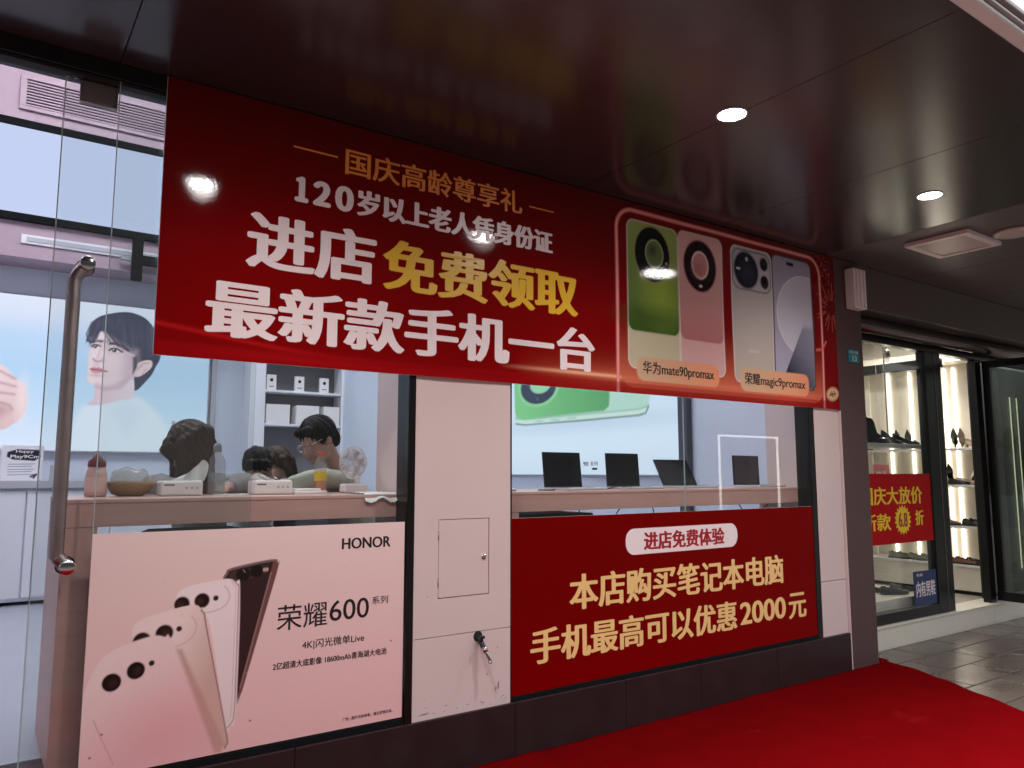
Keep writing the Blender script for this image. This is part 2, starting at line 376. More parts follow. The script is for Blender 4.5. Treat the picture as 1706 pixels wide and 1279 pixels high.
# the carpet: a soft thin sheet with a rumpled edge
def carpet():
    bm = B(); nx, ny = 150, 120
    grid = []
    EY = [.9, 1.05, 2.148, 2.95, 3.27]; EX = [4.50, 4.60, 5.187, 5.615, 5.715]
    for j in range(ny + 1):
        v = j / ny; y = .9 + v * (3.262 - .9); row = []
        xr = float(np.interp(y, EY, EX))
        for i in range(nx + 1):
            u = (i / nx) ** .6; x = -5.0 + u * (xr + 5.0)
            z = .007 + .0020 * math.sin(x * 2.1 + y * 1.3) + .0013 * math.sin(x * 5.7 - y * 3.1)
            for (a, b, c, h, w) in ((.30, 1.0, 3.35, .007, .045), (-.22, 1.0, -1.05, .006, .05), (1.0, .35, 4.72, .006, .04)):     # soft creases
                dd = a * y + b * x - c if b == 1.0 else a * x + b * y - c
                z += h * math.exp(-(dd / w) ** 2) * (.6 + .4 * math.sin(y * 3 + x * 2))
            e = max(0, 1 - (xr - x) / .07); z += .005 * e * (.6 + .5 * math.sin(y * 19)) - .006 * e ** 4
            row.append(bm.verts.new((x + (.006 * math.sin(y * 17) * e), y, max(z, .003))))
        grid.append(row)
    for j in range(ny):
        for i in range(nx): bm.faces.new((grid[j][i], grid[j][i + 1], grid[j + 1][i + 1], grid[j + 1][i]))
    tk = [[bm.verts.new((5.604 + (5.715 + (y - 3.262) * .31 - 5.604) * i / 6, y, .007 + .004 * math.sin(i * 1.3 + j))) for i in range(7)] for j, y in enumerate((3.2625, 3.31, 3.36, 3.41, 3.455))]
    for j in range(4):
        for i in range(6): bm.faces.new((tk[j][i], tk[j][i + 1], tk[j + 1][i + 1], tk[j + 1][i]))
    o = obj('red_carpet', bm, M['carpet'], None, True)
    sm = o.modifiers.new('thick', 'SOLIDIFY'); sm.thickness = .0025; sm.offset = -1
    return tag(o, 'wide red carpet laid on the paving in front of the phone shop', 'carpet')
crp = carpet()
bm = B()
for k in range(34):
    a = random.uniform(0, 1); px = 5.605 + a * .16; py = 3.43 - .05 * random.random()
    h = random.uniform(.02, .075)
    tube(bm, curve_pts([(px, py, .006), (px + random.uniform(-.015, .015), py - random.uniform(.0, .02), h * .6), (px + random.uniform(-.035, .035), py - random.uniform(0, .045), h)], 6), .0032, 5)
fr = obj('carpet_fringe', bm, M['carpet'], None, True); fr.parent = crp
fr['label'] = 'torn red threads sticking up at the corner by the pillar'

# ------------------------------------------------------------------ canopy
CZ = 3.03
can = struct('canopy_ceiling', bx(B(), -8, 12.0, 1.17, 3.415, CZ + .022, CZ + .12), M['gap'])
xs = [-8 + .0] + [2.76 + 1.19 * k for k in range(-8, 3)] + [6.40 + 1.19 * k for k in range(0, 5)]
xs = sorted(set([round(v, 3) for v in xs if v < 12 and abs(v - 1.57) > .05])) + [12.0]
for a, b in zip(xs[:-1], xs[1:]):
    mm = M['ceil'] if b < 5.3 else M['ceil_matte']
    obj('ceiling_panel', bx(B(), a + .0013, b - .0013, 1.18, 3.41, CZ, CZ + .021, .002), mm, can)
fa = thing('canopy_fascia', 'white fascia edging the outer side of the dark canopy', 'fascia', (3, 1.1, CZ))
obj('trim', bx(B(), -8, 12, 1.116, 1.172, CZ - .012, CZ + .32, .006), M['fascia'], fa)
obj('gutter_rail', tube(B(), [(-8, 1.098, CZ - .004), (12, 1.098, CZ - .004)], .010), M['steel'], fa, True)
obj('gutter_lip', bx(B(), -8, 12, 1.088, 1.1155, CZ + .03, CZ + .05, .004), M['steel'], fa)
for k in range(17): obj('clip', bx(B(), -7.5 + k * 1.19, -7.46 + k * 1.19, 1.082, 1.114, CZ - .016, CZ + .028, .003), M['plastic_b'], fa)
# building above the canopy (keeps the sky out of the shop)
up = thing('upper_storey', 'plain wall of the building standing above the canopy', 'building', (2, 3.5, CZ + .2))
obj('wall', bx(B(), -8, 12, 3.3, 3.41, CZ + .122, 9, 0), M['greywall'], up)
obj('roof', bx(B(), -8, 12.2, 3.3, 9.2, 9.002, 9.2, 0), M['greywall'], up)

def downlight(x, y, z, r, label, m=None, depth=.0):
    t = thing('downlight', label, 'downlight', (x, y, z), 0, 'round downlights in the canopy' if z > 3 else None)
    obj('trim_ring', lathe(B(), [(r * 1.14, 0), (r * 1.12, -.006), (r * 1.01, -.006), (r * 1.0, .004)], (x, y, z), 36), M['plastic_w'], t, True)
    obj('lamp_face', lathe(B(), [(r * .995, -.002), (r * .9, -.004), (.001, -.0045)], (x, y, z), 36), m or M['downlight'], t, True)
    if z > 3:
        l = bpy.data.lights.new('downlight_beam', 'SPOT'); l.energy = 38; l.spot_size = R(150); l.spot_blend = 1.0; l.shadow_soft_size = r; l.color = (1.0, .93, .90)
        lo = bpy.data.objects.new('downlight_beam', l); C.objects.link(lo); lo.location = (x, y, z - .03); lo.parent = t; lo.matrix_parent_inverse = t.matrix_basis.inverted()
    return t
downlight(2.74, 2.17, CZ, .062, 'bright lit downlight set in the dark ceiling above the phone pictures on the banner')
downlight(4.53, 2.18, CZ, .062, 'bright lit downlight in the ceiling beside the square light panel')
downlight(.925, 2.16, CZ, .062, 'lit downlight above the door end of the canopy, mirrored in the banner')
sp = thing('square_light_panel', 'unlit square light panel with pale frame in the soffit by the shoe shop', 'light panel', (5.6, 2.56, CZ))
bm = B(); 
for a in ((5.36, 5.86, 2.35, 2.395), (5.36, 5.86, 2.735, 2.78), (5.36, 5.405, 2.395, 2.735), (5.815, 5.86, 2.395, 2.735)): bx(bm, *a, CZ - .03, CZ - .001, .003)
obj('frame', bm, M['plastic_w'], sp); box('diffuser', 5.405, 5.815, 2.395, 2.735, CZ - .022, CZ - .002, M['unlit'], sp)
ds = tag(obj('ceiling_disc', lathe(B(), [(.125, 0), (.125, -.014), (.105, -.02), (.001, -.022)], (5.70, 2.205, CZ - .001), 36), M['unlit'], None, True), 'round unlit disc lamp on the soffit next to the square light panel', 'ceiling lamp')

# ------------------------------------------------------------------ phone shop front
pl = thing('shop_plinth', 'low dark stone plinth running under the shop windows', 'wall', (2.8, 3.27, 0))
px = [.40, 1.18, 2.30, 3.05, 3.66, 4.40, 5.243]
for a, b in zip(px[:-1], px[1:]):
    obj('stone_panel', bx(B(), a + .001, b - .001, 3.266, 3.60, -.01, .262, .003), M['plinth'], pl)
st = thing('door_step', 'dark stone step below the glass door of the phone shop', 'step', (-.5, 3.3, 0))
obj('tread', bx(B(), -1.5, .399, 3.266, 3.62, .13, .298, .004), M['plinth'], st)
obj('lower_tread', bx(B(), -1.5, .399, 2.95, 3.262, -.01, .15, .004), M['plinth'], st)

col = thing('white_column', 'broad white panelled column between the two shop windows', 'column', (2.0, 3.28, .26))
obj('body', bx(B(), 1.732, 2.274, 3.292, 3.72, .262, 3.028), M['white'], col)
def panel_with_hole(x0, x1, z0, z1, h, y0, y1):
    bm = B(); a, b, c, d = h
    bx(bm, x0, a, y0, y1, z0, z1); bx(bm, b, x1, y0, y1, z0, z1); bx(bm, a, b, y0, y1, z0, c); bx(bm, a, b, y0, y1, d, z1); return bm
obj('upper_panel', panel_with_hole(1.728, 2.278, .632, 3.027, (1.858, 2.150, .804, 1.178), 3.278, 3.291), M['white'], col)
obj('lower_panel', bx(B(), 1.728, 2.278, 3.278, 3.291, .262, .628, .001), M['white'], col)
ac = obj('access_door', bx(B(), 1.862, 2.146, 3.2795, 3.290, .808, 1.174, .0015), M['white'], col)
lk = obj('lock', lathe(B(), [(.013, 0), (.013, .004), (.006, .005), (.001, .0052)], (2.118, 3.2795, .988), 16, Matrix.Rotation(R(90), 3, 'X')), M['chrome'], ac, True)
for z in (.88, 1.10): obj('hinge', cyl(B(), (1.8585, 3.2775, z - .022), (1.8585, 3.2775, z + .022), .0028, seg=10), M['chrome'], ac, True)
sc_ = B()
for k in range(18):
    x, z = random.uniform(1.74, 2.26), .264 + abs(random.gauss(0, .035)); w = random.uniform(.003, .014); h = random.uniform(.001, .004)
    n = 6; P = [(x + w * math.cos(a) * random.uniform(.5, 1), z + h * math.sin(a) * random.uniform(.5, 1)) for a in [i * 2 * math.pi / n for i in range(n)]]
    sc_.faces.new([sc_.verts.new((p[0], 3.2777, p[1])) for p in P])
for (x, z, w, h) in ((2.205, .36, .006, .02), (2.19, .345, .004, .012), (1.80, .82, .003, .004), (2.14, .42, .006, .003), (2.20, .54, .003, .006), (1.79, .29, .03, .004)):
    sc_.faces.new([sc_.verts.new(p) for p in ((x - w, 3.2776, z - h), (x + w * .6, 3.2776, z - h * .7), (x + w, 3.2776, z + h), (x - w * .3, 3.2776, z + h * .6))])
so_ = obj('scuff_mark', sc_, mat('scuff', (.24, .19, .18), .8, var=.3, vscale=40), col)
tp = thing('water_tap', 'small dark tap with worn chrome spout sticking out of the white column', 'tap', (2.09, 3.28, .60))
obj('torn_hole', lathe(B(), [(.026, 0), (.024, .002), (.001, .0022)], (2.085, 3.2778, .607), 14, Matrix.Rotation(R(90), 3, 'X')), M['gap'], tp)
obj('body', tube(B(), curve_pts([(2.085, 3.285, .600), (2.087, 3.255, .585), (2.094, 3.238, .556)], 10), .013, 10), M['plastic_b'], tp, True)
obj('valve', bx(cyl(B(), (2.087, 3.252, .585), (2.079, 3.232, .613), .010, .008), 2.066, 2.092, 3.222, 3.236, .604, .618, .003), M['plastic_b'], tp)
obj('collar', cyl(B(), (2.094, 3.240, .560), (2.100, 3.231, .538), .0145), M['chrome'], tp, True)
obj('spout', tube(B(), curve_pts([(2.100, 3.231, .540), (2.109, 3.222, .520), (2.116, 3.216, .500), (2.112, 3.212, .487)], 12), .0095, 10), M['chrome'], tp, True)

pier = thing('white_pier', 'narrow white panelled pier right of the laptop window', 'column', (5.09, 3.29, .26))
obj('upper_panel', bx(B(), 4.937, 5.240, 3.282, 3.7, .640, 3.026, .003), M['white'], pier)
obj('lower_panel', bx(B(), 4.937, 5.240, 3.282, 3.7, .262, .636, .003), M['white'], pier)
gp = thing('grey_pillar', 'grey painted pillar between the phone shop and the shoe shop', 'pillar', (5.42, 3.28, 0))
obj('shaft', bx(B(), 5.249, 5.596, 3.27, 3.62, -.01, 3.028, .006), M['pillar'], gp)
obj('caulk_strip', bx(B(), 5.2405, 5.2485, 3.262, 3.3, .0, 1.86, .002), M['white'], gp)
plq = thing('house_number_plate', 'small teal house number plate on the grey pillar', 'sign plate', (5.455, 3.268, 2.28))
obj('plate', bx(B(), 5.385, 5.530, 3.262, 3.269, 2.235, 2.335, .002), mat('plate_teal', (.012, .17, .22), .35), plq)
M['plate_ink'] = mat('plate_ink', (.50, .66, .70), .4)
lettering(plq, '13', 5.437, 5.492, 2.246, 2.290, 3.2612, M['plate_ink'], .002)
lettering(plq, '中兴路', 5.398, 5.515, 2.303, 2.325, 3.2612, M['plate_ink'], .0005)
wl = thing('wall_lamp', 'white ribbed box lamp fixed high on the grey pillar', 'wall lamp', (5.48, 3.22, 2.64))
obj('case', bx(B(), 5.392, 5.556, 3.19, 3.269, 2.645, 2.955, .008), M['plastic_w'], wl)
for k in range(3): obj('rib', bx(B(), 5.410 + k * .05, 5.430 + k * .05, 3.176, 3.1905, 2.655, 2.945, .004), M['plastic_w'], wl)

hd = thing('door_header', 'black steel beam over the glass door under the ceiling', 'beam', (-.5, 3.3, 3.0))
obj('beam', bx(B(), -1.5, .60, 3.285, 3.42, 2.962, 3.028, .003), M['black'], hd)
obj('track', bx(B(), -1.5, .60, 3.30, 3.36, 2.948, 2.9615, .002), M['gap'], hd)
fl_ = thing('entrance_jamb_wall', 'white wall left of the shop entrance', 'wall', (-4, 3.3, 0))
obj('panel', bx(B(), -8, -1.5, 3.28, 3.6, -.01, 3.028), M['white'], fl_)

# windows
w1 = thing('shop_window', 'large shop window with black frame left of the white column', 'window', (1.05, 3.3, .26))
obj('mullion', bx(B(), 1.690, 1.7265, 3.276, 3.40, .262, 3.02, .003), M['black'], w1)
obj('sill_channel', bx(B(), .392, 1.689, 3.282, 3.325, .263, .291, .002), M['matte_black'], w1)
obj('head_channel', bx(B(), .602, 1.689, 3.285, 3.33, 2.985, 3.028, .002), M['black'], w1)
obj('pane', bx(B(), .390, 1.6895, 3.296, 3.306, .2915, 2.984), M['glass'], w1)
obj('edge_seal', bx(B(), .3865, .3895, 3.296, 3.306, .2915, 2.984), M['glassedge'], w1)
w2 = thing('shop_window', 'large two pane shop window with laptops between column and white pier', 'window', (3.6, 3.3, .26))
obj('side_frame', bx(B(), 4.876, 4.9355, 3.282, 3.40, .262, 3.02, .003), M['black'], w2)
obj('side_frame', bx(B(), 2.280, 2.293, 3.284, 3.40, .262, 3.02, .002), M['black'], w2)
obj('sill_channel', bx(B(), 2.294, 4.875, 3.282, 3.325, .263, .286, .002), M['matte_black'], w2)
obj('head_channel', bx(B(), 2.294, 4.875, 3.285, 3.33, 2.985, 3.028, .002), M['black'], w2)
obj('pane', bx(B(), 2.294, 3.5985, 3.296, 3.306, .2865, 2.984), M['glass'], w2)
obj('pane', bx(B(), 3.6015, 4.8755, 3.296, 3.306, .2865, 2.984), M['glass'], w2)
obj('joint_seal', bx(B(), 3.5990, 3.6010, 3.2965, 3.3055, .2865, 2.984), M['glassedge'], w2)

# glass door leaf with a long steel handle
gd = thing('glass_door', 'frameless glass door leaf with a long vertical steel handle', 'door', (.6, 3.34, .3))
obj('pane', bx(B(), .204, .98, 3.336, 3.348, .305, 2.946), M['doorglass'], gd)
obj('polished_edge', bx(B(), .2, .2038, 3.336, 3.348, .305, 2.946), M['glassedge'], gd)
obj('patch_fitting', bx(B(), .252, .386, 3.328, 3.356, 2.855, 2.945, .003), M['steel'], gd)
hn = obj('handle', tube(B(), curve_pts([(.304, 3.262, 1.066), (.292, 3.262, 1.078), (.274, 3.262, 1.10), (.2695, 3.262, 1.125), (.2695, 3.262, 1.3), (.2695, 3.262, 1.7), (.2695, 3.262, 2.0), (.2695, 3.262, 2.105), (.2735, 3.262, 2.132), (.294, 3.262, 2.168), (.306, 3.262, 2.184)], 60), .0245, 24), M['steel'], gd, True)
for x, z in ((.305, 1.062), (.308, 2.188)):
    obj('standoff', cyl(B(), (x, 3.345, z), (x, 3.236, z), .0265, seg=28), M['steel'], hn, True)
    obj('end_cap', lathe(B(), [(.0268, 0), (.0268, .004), (.024, .0062), (.001, .0065)], (x, 3.2375, z), 28, Matrix.Rotation(R(90), 3, 'X')), M['chrome'], hn, True)
    obj('collar', cyl(B(), (x, 3.3358, z), (x, 3.328, z), .034, seg=28), M['chrome'], hn, True)

# ------------------------------------------------------------------ big red banner over the windows
def banner():
    global RIPPLE
    RIPPLE = lambda x, z: -.004 - .0030 * np.sin(x * 3.1 + z * 1.1) * np.sin(z * 4.0 + 1) - .0016 * np.sin(x * 9.0 - z * 5.0)
    t = thing('promotion_banner', 'large glossy red promotion banner hung across the shop windows', 'banner', (2.9, 3.27, 1.87))
    x0, x1, z0, z1, Y = .556, 5.243, 1.866, 3.024, 3.268
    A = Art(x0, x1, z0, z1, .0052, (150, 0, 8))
    A.vgrad([(1.866, (134, 4, 8)), (2.0, (124, 0, 2)), (2.35, (120, 0, 2)), (2.7, (104, 0, 1)), (3.03, (88, 0, 1))])  # red darkens toward the top, shade under the canopy put into the print
    X, Z = A.X, A.Z
    # light streaks printed along the foot
    s1 = np.exp(-((Z - (1.985 - .075 * (X - .55) + .012 * np.sin(X * 4))) / .010) ** 2) * np.clip((1.75 - X) / 1.0, 0, 1)
    A.mix(s1, lin((205, 30, 30)), .55)
    s2 = np.exp(-((Z - (1.90 - .02 * (X - .7))) / .016) ** 2) * np.clip((X - .6) / .5, 0, 1) * np.clip((2.3 - X) / 1.0, 0, 1); A.mix(s2, lin((200, 22, 24)), .5)
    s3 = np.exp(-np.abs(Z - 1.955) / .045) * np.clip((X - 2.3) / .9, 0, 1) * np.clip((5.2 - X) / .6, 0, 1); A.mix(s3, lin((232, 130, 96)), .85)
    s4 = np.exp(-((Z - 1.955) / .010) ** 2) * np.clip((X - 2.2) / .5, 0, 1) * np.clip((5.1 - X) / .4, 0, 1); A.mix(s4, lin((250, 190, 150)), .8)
    # frame round the phones
    d = A.rrect(3.03, 5.055, 1.90, 2.975, .13, (120, 6, 10), a=.7)
    glow = np.clip(1 - (Z - 1.93) / .42, 0, 1) ** 1.6 * (d < 0); A.mix(glow, lin((226, 120, 92)), .75)
    A.rrect(3.03, 5.055, 1.72, 2.975, .13, (226, 122, 118), ring=.013)
    A.rrect(3.03, 5.055, 1.72, 2.975, .13, (246, 190, 180), ring=.004, a=.8)
    A.poly([(x0, z0), (x1, z0), (x1, 1.925), (x0, 1.925)], (146, 8, 14), a=.55)
    # phones
    def phone(xa, xb, za, zb, c0, c1, r=.05, edge=(230, 226, 218)):
        A.rrect(xa - .006, xb + .006, za - .006, zb + .006, r + .006, edge); A.rrect(xa, xb, za, zb, r, A.grad(c0, c1, (xa, za), (xa, zb)))
    phone(3.118, 3.546, 2.02, 2.915, (196, 186, 158), (206, 200, 170))
    A.rrect(3.118, 3.546, 2.242, 2.915, .05, A.grad((62, 94, 34), (150, 172, 96), (3.2, 2.25), (3.28, 2.93)))
    A.ell((3.40, 2.52), .13, .17, (150, 176, 66), soft=.10, a=.85); A.ell((3.33, 2.33), .22, .06, (50, 78, 28), soft=.05, a=.6)
    A.ell((3.328, 2.728), .157, .178, (154, 150, 100)); A.ell((3.328, 2.728), .150, .171, (16, 22, 14)); A.ell((3.328, 2.728), .122, .140, (12, 15, 14), a=.9)
    A.ell((3.345, 2.735), .075, .086, (96, 118, 72)); A.ell((3.345, 2.735), .075, .086, (170, 180, 140), ring=.004); A.ell((3.33, 2.755), .03, .03, (60, 78, 48), soft=.02)
    A.ell((3.45, 2.69), .007, .008, (210, 200, 160))
    phone(3.560, 3.965, 2.02, 2.925, (212, 168, 166), (206, 160, 160))
    A.rrect(3.560, 3.965, 2.232, 2.925, .05, A.grad((176, 112, 112), (216, 172, 170), (3.6, 2.24), (3.6, 2.75)))
    A.ell((3.755, 2.722), .156, .172, (150, 96, 92)); A.ell((3.755, 2.722), .148, .165, (34, 14, 16)); A.ell((3.755, 2.728), .075, .086, (196, 140, 140)); A.ell((3.755, 2.728), .075, .086, (236, 216, 210), ring=.005)
    A.rrect(3.742, 3.77, 2.585, 2.598, .005, (240, 232, 226)); A.ell((3.735, 2.70), .05, .05, (160, 90, 92), soft=.03, a=.6)
    phone(4.064, 4.480, 2.0, 2.920, (186, 174, 164), (178, 170, 172))
    A.rrect(4.075, 4.470, 2.632, 2.905, .07, (176, 172, 178)); A.rrect(4.075, 4.470, 2.632, 2.905, .07, (112, 104, 112), ring=.005)
    A.ell((4.215, 2.768), .133, .133, (130, 128, 140)); A.ell((4.215, 2.768), .122, .124, (26, 26, 40)); A.ell((4.23, 2.74), .07, .07, (48, 46, 66), soft=.04); A.ell((4.225, 2.845), .014, .014, (190, 190, 205)); A.rrect(4.115, 4.155, 2.762, 2.776, .006, (210, 208, 214))
    for z in (2.835, 2.708): A.ell((4.404, z), .05, .054, (150, 148, 156)); A.ell((4.404, z), .041, .046, (24, 20, 26))
    A.rrect(4.21, 4.32, 2.205, 2.222, .006, (205, 196, 190), a=.7)
    A.rrect(4.488, 4.955, 1.985, 2.935, .055, (60, 56, 66)); A.rrect(4.499, 4.944, 1.996, 2.924, .048, A.grad((168, 164, 184), (150, 146, 164), (4.6, 2.0), (4.6, 2.9)))
    inside = np.clip((np.minimum(np.minimum(X - 4.499, 4.944 - X), np.minimum(Z - 1.996, 2.924 - Z))) / .006, 0, 1)
    k = np.hypot((X - 4.875), (Z - 2.515) * 1.15); disc = np.clip((.345 - k) / .006, 0, 1) * inside
    A.mix(disc, lin((196, 192, 206)), .8); A.mix(np.clip(1 - np.abs(k - .345) / .006, 0, 1) * inside, lin((232, 230, 240)), .9)
    wedge = np.clip(((X - 4.545) - (Z - 2.0) * .62) / .006, 0, 1) * np.clip((2.47 - (X - 4.80) * -.0 - Z) / .05, 0, 1) * inside
    A.mix(wedge, A.grad((40, 42, 58), (150, 148, 168), (4.65, 2.12), (4.94, 2.42)), .95)
    A.rrect(4.66, 4.745, 2.872, 2.898, .013, (22, 20, 26))
    # name tags, coin, firework
    A.rrect(3.178, 3.905, 1.945, 2.088, .055, A.grad((206, 172, 140), (234, 150, 110), (3.25, 2.0), (3.95, 2.0)))
    A.rrect(4.112, 4.868, 1.940, 2.098, .055, A.grad((206, 172, 140), (234, 150, 110), (4.2, 2.0), (4.9, 2.0)))
    for k in range(24):
        a = k * 2 * math.pi / 24 + random.uniform(-.1, .1); r0, r1 = .05 + random.uniform(0, .03), .12 + random.uniform(0, .09)
        A.line([(5.19 + r0 * math.cos(a), 2.62 + r0 * math.sin(a)), (5.19 + r1 * math.cos(a), 2.62 + r1 * math.sin(a))], .0022, (236, 120, 110), a=.8)
    for k in range(60): A.ell((5.03 + random.random() * .16, 2.80 + random.random() * .2), .004, .004, (226, 90, 80), a=.7)
    A.line([(4.98, 2.29), (5.05, 2.30), (5.10, 2.36)], .010, (230, 110, 100), a=.8)
    A.ell((5.160, 1.978), .078, .052, (196, 150, 112), rot=.2); A.ell((5.160, 1.978), .064, .040, (226, 186, 150), rot=.2)
    for a, b, c, e in ((5.12, 1.965, 5.20, 1.985), (5.15, 1.995, 5.165, 1.955), (5.13, 1.985, 5.15, 1.97), (5.175, 2.0, 5.19, 1.965)): A.line([(a, b), (c, e)], .005, (120, 60, 40))
    A.line([(4.52, 1.925), (4.70, 1.922)], .006, (214, 70, 60)); A.line([(4.73, 1.921), (5.0, 1.915)], .004, (200, 50, 46), a=.7)
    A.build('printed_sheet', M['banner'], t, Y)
    obj('backing', bx(B(), x0, x1, Y + .0025, Y + .012, z0, z1), M['plastic_w'], t)
    y = Y - .0006
    lettering(t, '国庆高龄尊享礼', 1.333, 2.345, 2.784, 2.912, y, M['b_orange'], .0035)
    lettering(t, '一', 1.086, 1.295, 2.850, 2.858, y, M['b_orange'], name='rule_line'); lettering(t, '一', 2.392, 2.560, 2.838, 2.845, y, M['b_orange'], name='rule_line')
    lettering(t, '１', 1.098, 1.162, 2.604, 2.722, y, M['b_white'], .0105, vbold=.006); lettering(t, '２', 1.182, 1.268, 2.604, 2.722, y, M['b_white'], .0105, vbold=.006); lettering(t, '０', 1.288, 1.380, 2.602, 2.724, y, M['b_white'], .0105, vbold=.006)
    lettering(t, '岁以上老人凭身份证', 1.396, 2.552, 2.598, 2.726, y, M['b_white'], .0078)
    lettering(t, '进店', .895, 1.500, 2.272, 2.525, y, M['b_white'], .0130)
    lettering(t, '免费领取', 1.532, 2.730, 2.264, 2.516, y, M['b_yellow'], .0130)
    lettering(t, '最新款手机一台', .742, 2.852, 1.962, 2.206, y, M['b_white'], .0130)
    lettering(t, '华为mate90promax', 3.226, 3.858, 1.976, 2.066, y, M['b_black'], .002)
    lettering(t, '荣耀magic9promax', 4.157, 4.826, 1.974, 2.066, y, M['b_black'], .002)
    RIPPLE = None
    return t
banner()

# ------------------------------------------------------------------ white phone poster
def white_poster():
    t = thing('phone_poster', 'pale pink poster with four phones and black lettering under the left window', 'poster', (1.03, 3.288, .29))
    x0, x1, z0, z1, Y = .386, 1.681, .296, 1.173, 3.286
    A = Art(x0, x1, z0, z1, .0026, (232, 210, 208))
    A.vgrad([(.29, (230, 182, 182)), (.75, (230, 194, 191)), (1.2, (232, 206, 202))])
    def shade(p, c, a, s): A.poly(p, c, soft=s, a=a)
    # D: dark phone at the back
    D = [(.868, .966), (.874, .995), (.90, 1.016), (1.063, 1.040), (1.088, 1.024), (1.084, .985), (.955, .515), (.944, .498), (.93, .49), (.925, .90)]
    A.poly(D, (120, 98, 96), smooth=True); A.poly(D, (54, 32, 34), grow=-.010, smooth=True)
    A.poly([(1.068, 1.036), (1.09, 1.02), (1.084, .985), (.958, .52), (.944, .498), (1.055, .97)], (112, 70, 70)); A.line([(1.060, .985), (.950, .535)], .003, (150, 116, 112))
    A.poly([(.885, .985), (.905, 1.0), (1.05, 1.02), (1.045, .985), (.93, .955)], (70, 50, 46)); A.ell((.945, .985), .030, .026, (30, 20, 20)); A.ell((1.0, .995), .028, .025, (26, 18, 18)); A.rrect(1.025, 1.048, .992, 1.006, .004, (190, 160, 150))
    # C
    Cc = [(.80, .85), (.70, .86), (.69, .92), (.735, .955), (.87, .972), (.915, .958), (.934, .915), (.936, .44), (.918, .395), (.895, .38), (.86, .60)]
    A.poly(Cc, (228, 200, 197), grow=.001, smooth=True); A.poly(Cc, smooth=True, c=A.grad((240, 222, 222), (230, 208, 208), (.8, .9), (.92, .45)))
    A.line(sl([(.905, .966), (.924, .945), (.929, .915), (.931, .62), (.930, .44), (.920, .405), (.905, .388)], 40), .0022, (170, 136, 134)); A.line(sl([(.900, .960), (.915, .94), (.918, .91), (.919, .62), (.918, .45), (.905, .41)], 40), .0012, (206, 176, 174)); A.line(sl([(.800, .846), (.845, .852), (.878, .868), (.893, .895), (.888, .925), (.872, .944)]), .0016, (198, 166, 164))
    for c, r in (((.712, .888), .028), ((.787, .895), .028), ((.840, .900), .010)): A.ell(c, r * 1.12, r * 1.12, (206, 180, 178)); A.ell(c, r, r, (30, 18, 16)); A.ell((c[0] - r * .2, c[1] - r * .1), r * .4, r * .4, (66, 34, 30), soft=r * .3)
    # B
    Bb = [(.64, .75), (.56, .75), (.54, .80), (.57, .845), (.74, .880), (.785, .862), (.800, .820), (.905, .355), (.912, .33), (.895, .305), (.868, .305), (.75, .52)]
    A.poly(Bb, (228, 200, 197), grow=.001, smooth=True); A.poly(Bb, smooth=True, c=A.grad((238, 212, 208), (206, 168, 158), (.66, .70), (.84, .62)))
    A.line(sl([(.786, .858), (.799, .838), (.806, .80), (.860, .56), (.905, .355), (.905, .325), (.893, .306)], 40), .0026, (146, 106, 102)); A.line(sl([(.690, .728), (.728, .738), (.757, .760), (.770, .792), (.764, .82), (.75, .838)]), .0016, (200, 166, 164))
    for c, r in (((.574, .764), .031), ((.653, .784), .031), ((.706, .795), .010)): A.ell(c, r * 1.12, r * 1.12, (204, 178, 176)); A.ell(c, r, r, (30, 18, 16)); A.ell((c[0] + r * .2, c[1]), r * .4, r * .4, (70, 36, 30), soft=r * .3)
    # A: front phone
    Aa = [(.386, .56), (.42, .68), (.47, .738), (.60, .776), (.655, .768), (.690, .735), (.885, .325), (.880, .296), (.386, .296)]
    A.poly(Aa, (228, 200, 197), grow=.001, soft=.004, smooth=True); A.poly(Aa, smooth=True, c=A.grad((236, 208, 206), (228, 176, 178), (.5, .72), (.66, .40)))
    A.ell((.66, .42), .13, .10, (224, 150, 158), soft=.10, a=.40)
    A.poly([(.70, .72), (.72, .715), (.895, .33), (.885, .30), (.86, .30)], (188, 142, 130), soft=.008, a=.8)
    A.line([(.425, .50), (.455, .43), (.50, .33)], .0016, (200, 150, 146))
    for c, r in (((.478, .626), .032), ((.559, .658), .031), ((.613, .678), .010)): A.ell(c, r * 1.10, r * 1.10, (210, 182, 180)); A.ell(c, r, r, (24, 14, 14)); A.ell((c[0] + r * .15, c[1] - r * .1), r * .4, r * .4, (56, 32, 30), soft=r * .3)
    # scuffs on the sheet
    for k in range(40):
        x, z = random.uniform(.4, 1.67), random.uniform(.31, 1.16); A.line([(x, z), (x + random.uniform(-.01, .01), z + random.uniform(-.016, .016))], .0011, (214, 186, 184), a=.6)
    for x, z in ((.455, .445), (.995, .40), (.42, .37), (1.62, .64)): A.ell((x, z), .004, .0035, (90, 60, 60))
    A.build('printed_sheet', M['print'], t, Y)
    obj('board', bx(B(), x0, x1, Y + .0007, Y + .008, z0, z1), M['plastic_w'], t)
    y = Y - .0006; K = M['b_black']
    lettering(t, 'HONOR', 1.371, 1.610, 1.063, 1.112, y, K, .0022)
    lettering(t, '荣耀', 1.091, 1.312, .742, .846, y, K, .0005); lettering(t, '600', 1.322, 1.508, .757, .845, y, K, .0010)
    lettering(t, '系列', 1.522, 1.602, .810, .845, y, K, .0004)
    lettering(t, '4K|闪光微单Live', 1.203, 1.488, .648, .690, y, K, .0006)
    lettering(t, '2亿超清大底影像 18600mAh青海湖大电池', 1.080, 1.599, .584, .614, y, K, .0008)
    lettering(t, '广告 | 图片仅供参考，请以实物为准。', 1.394, 1.634, .324, .341, y, K, .0003)
white_poster()

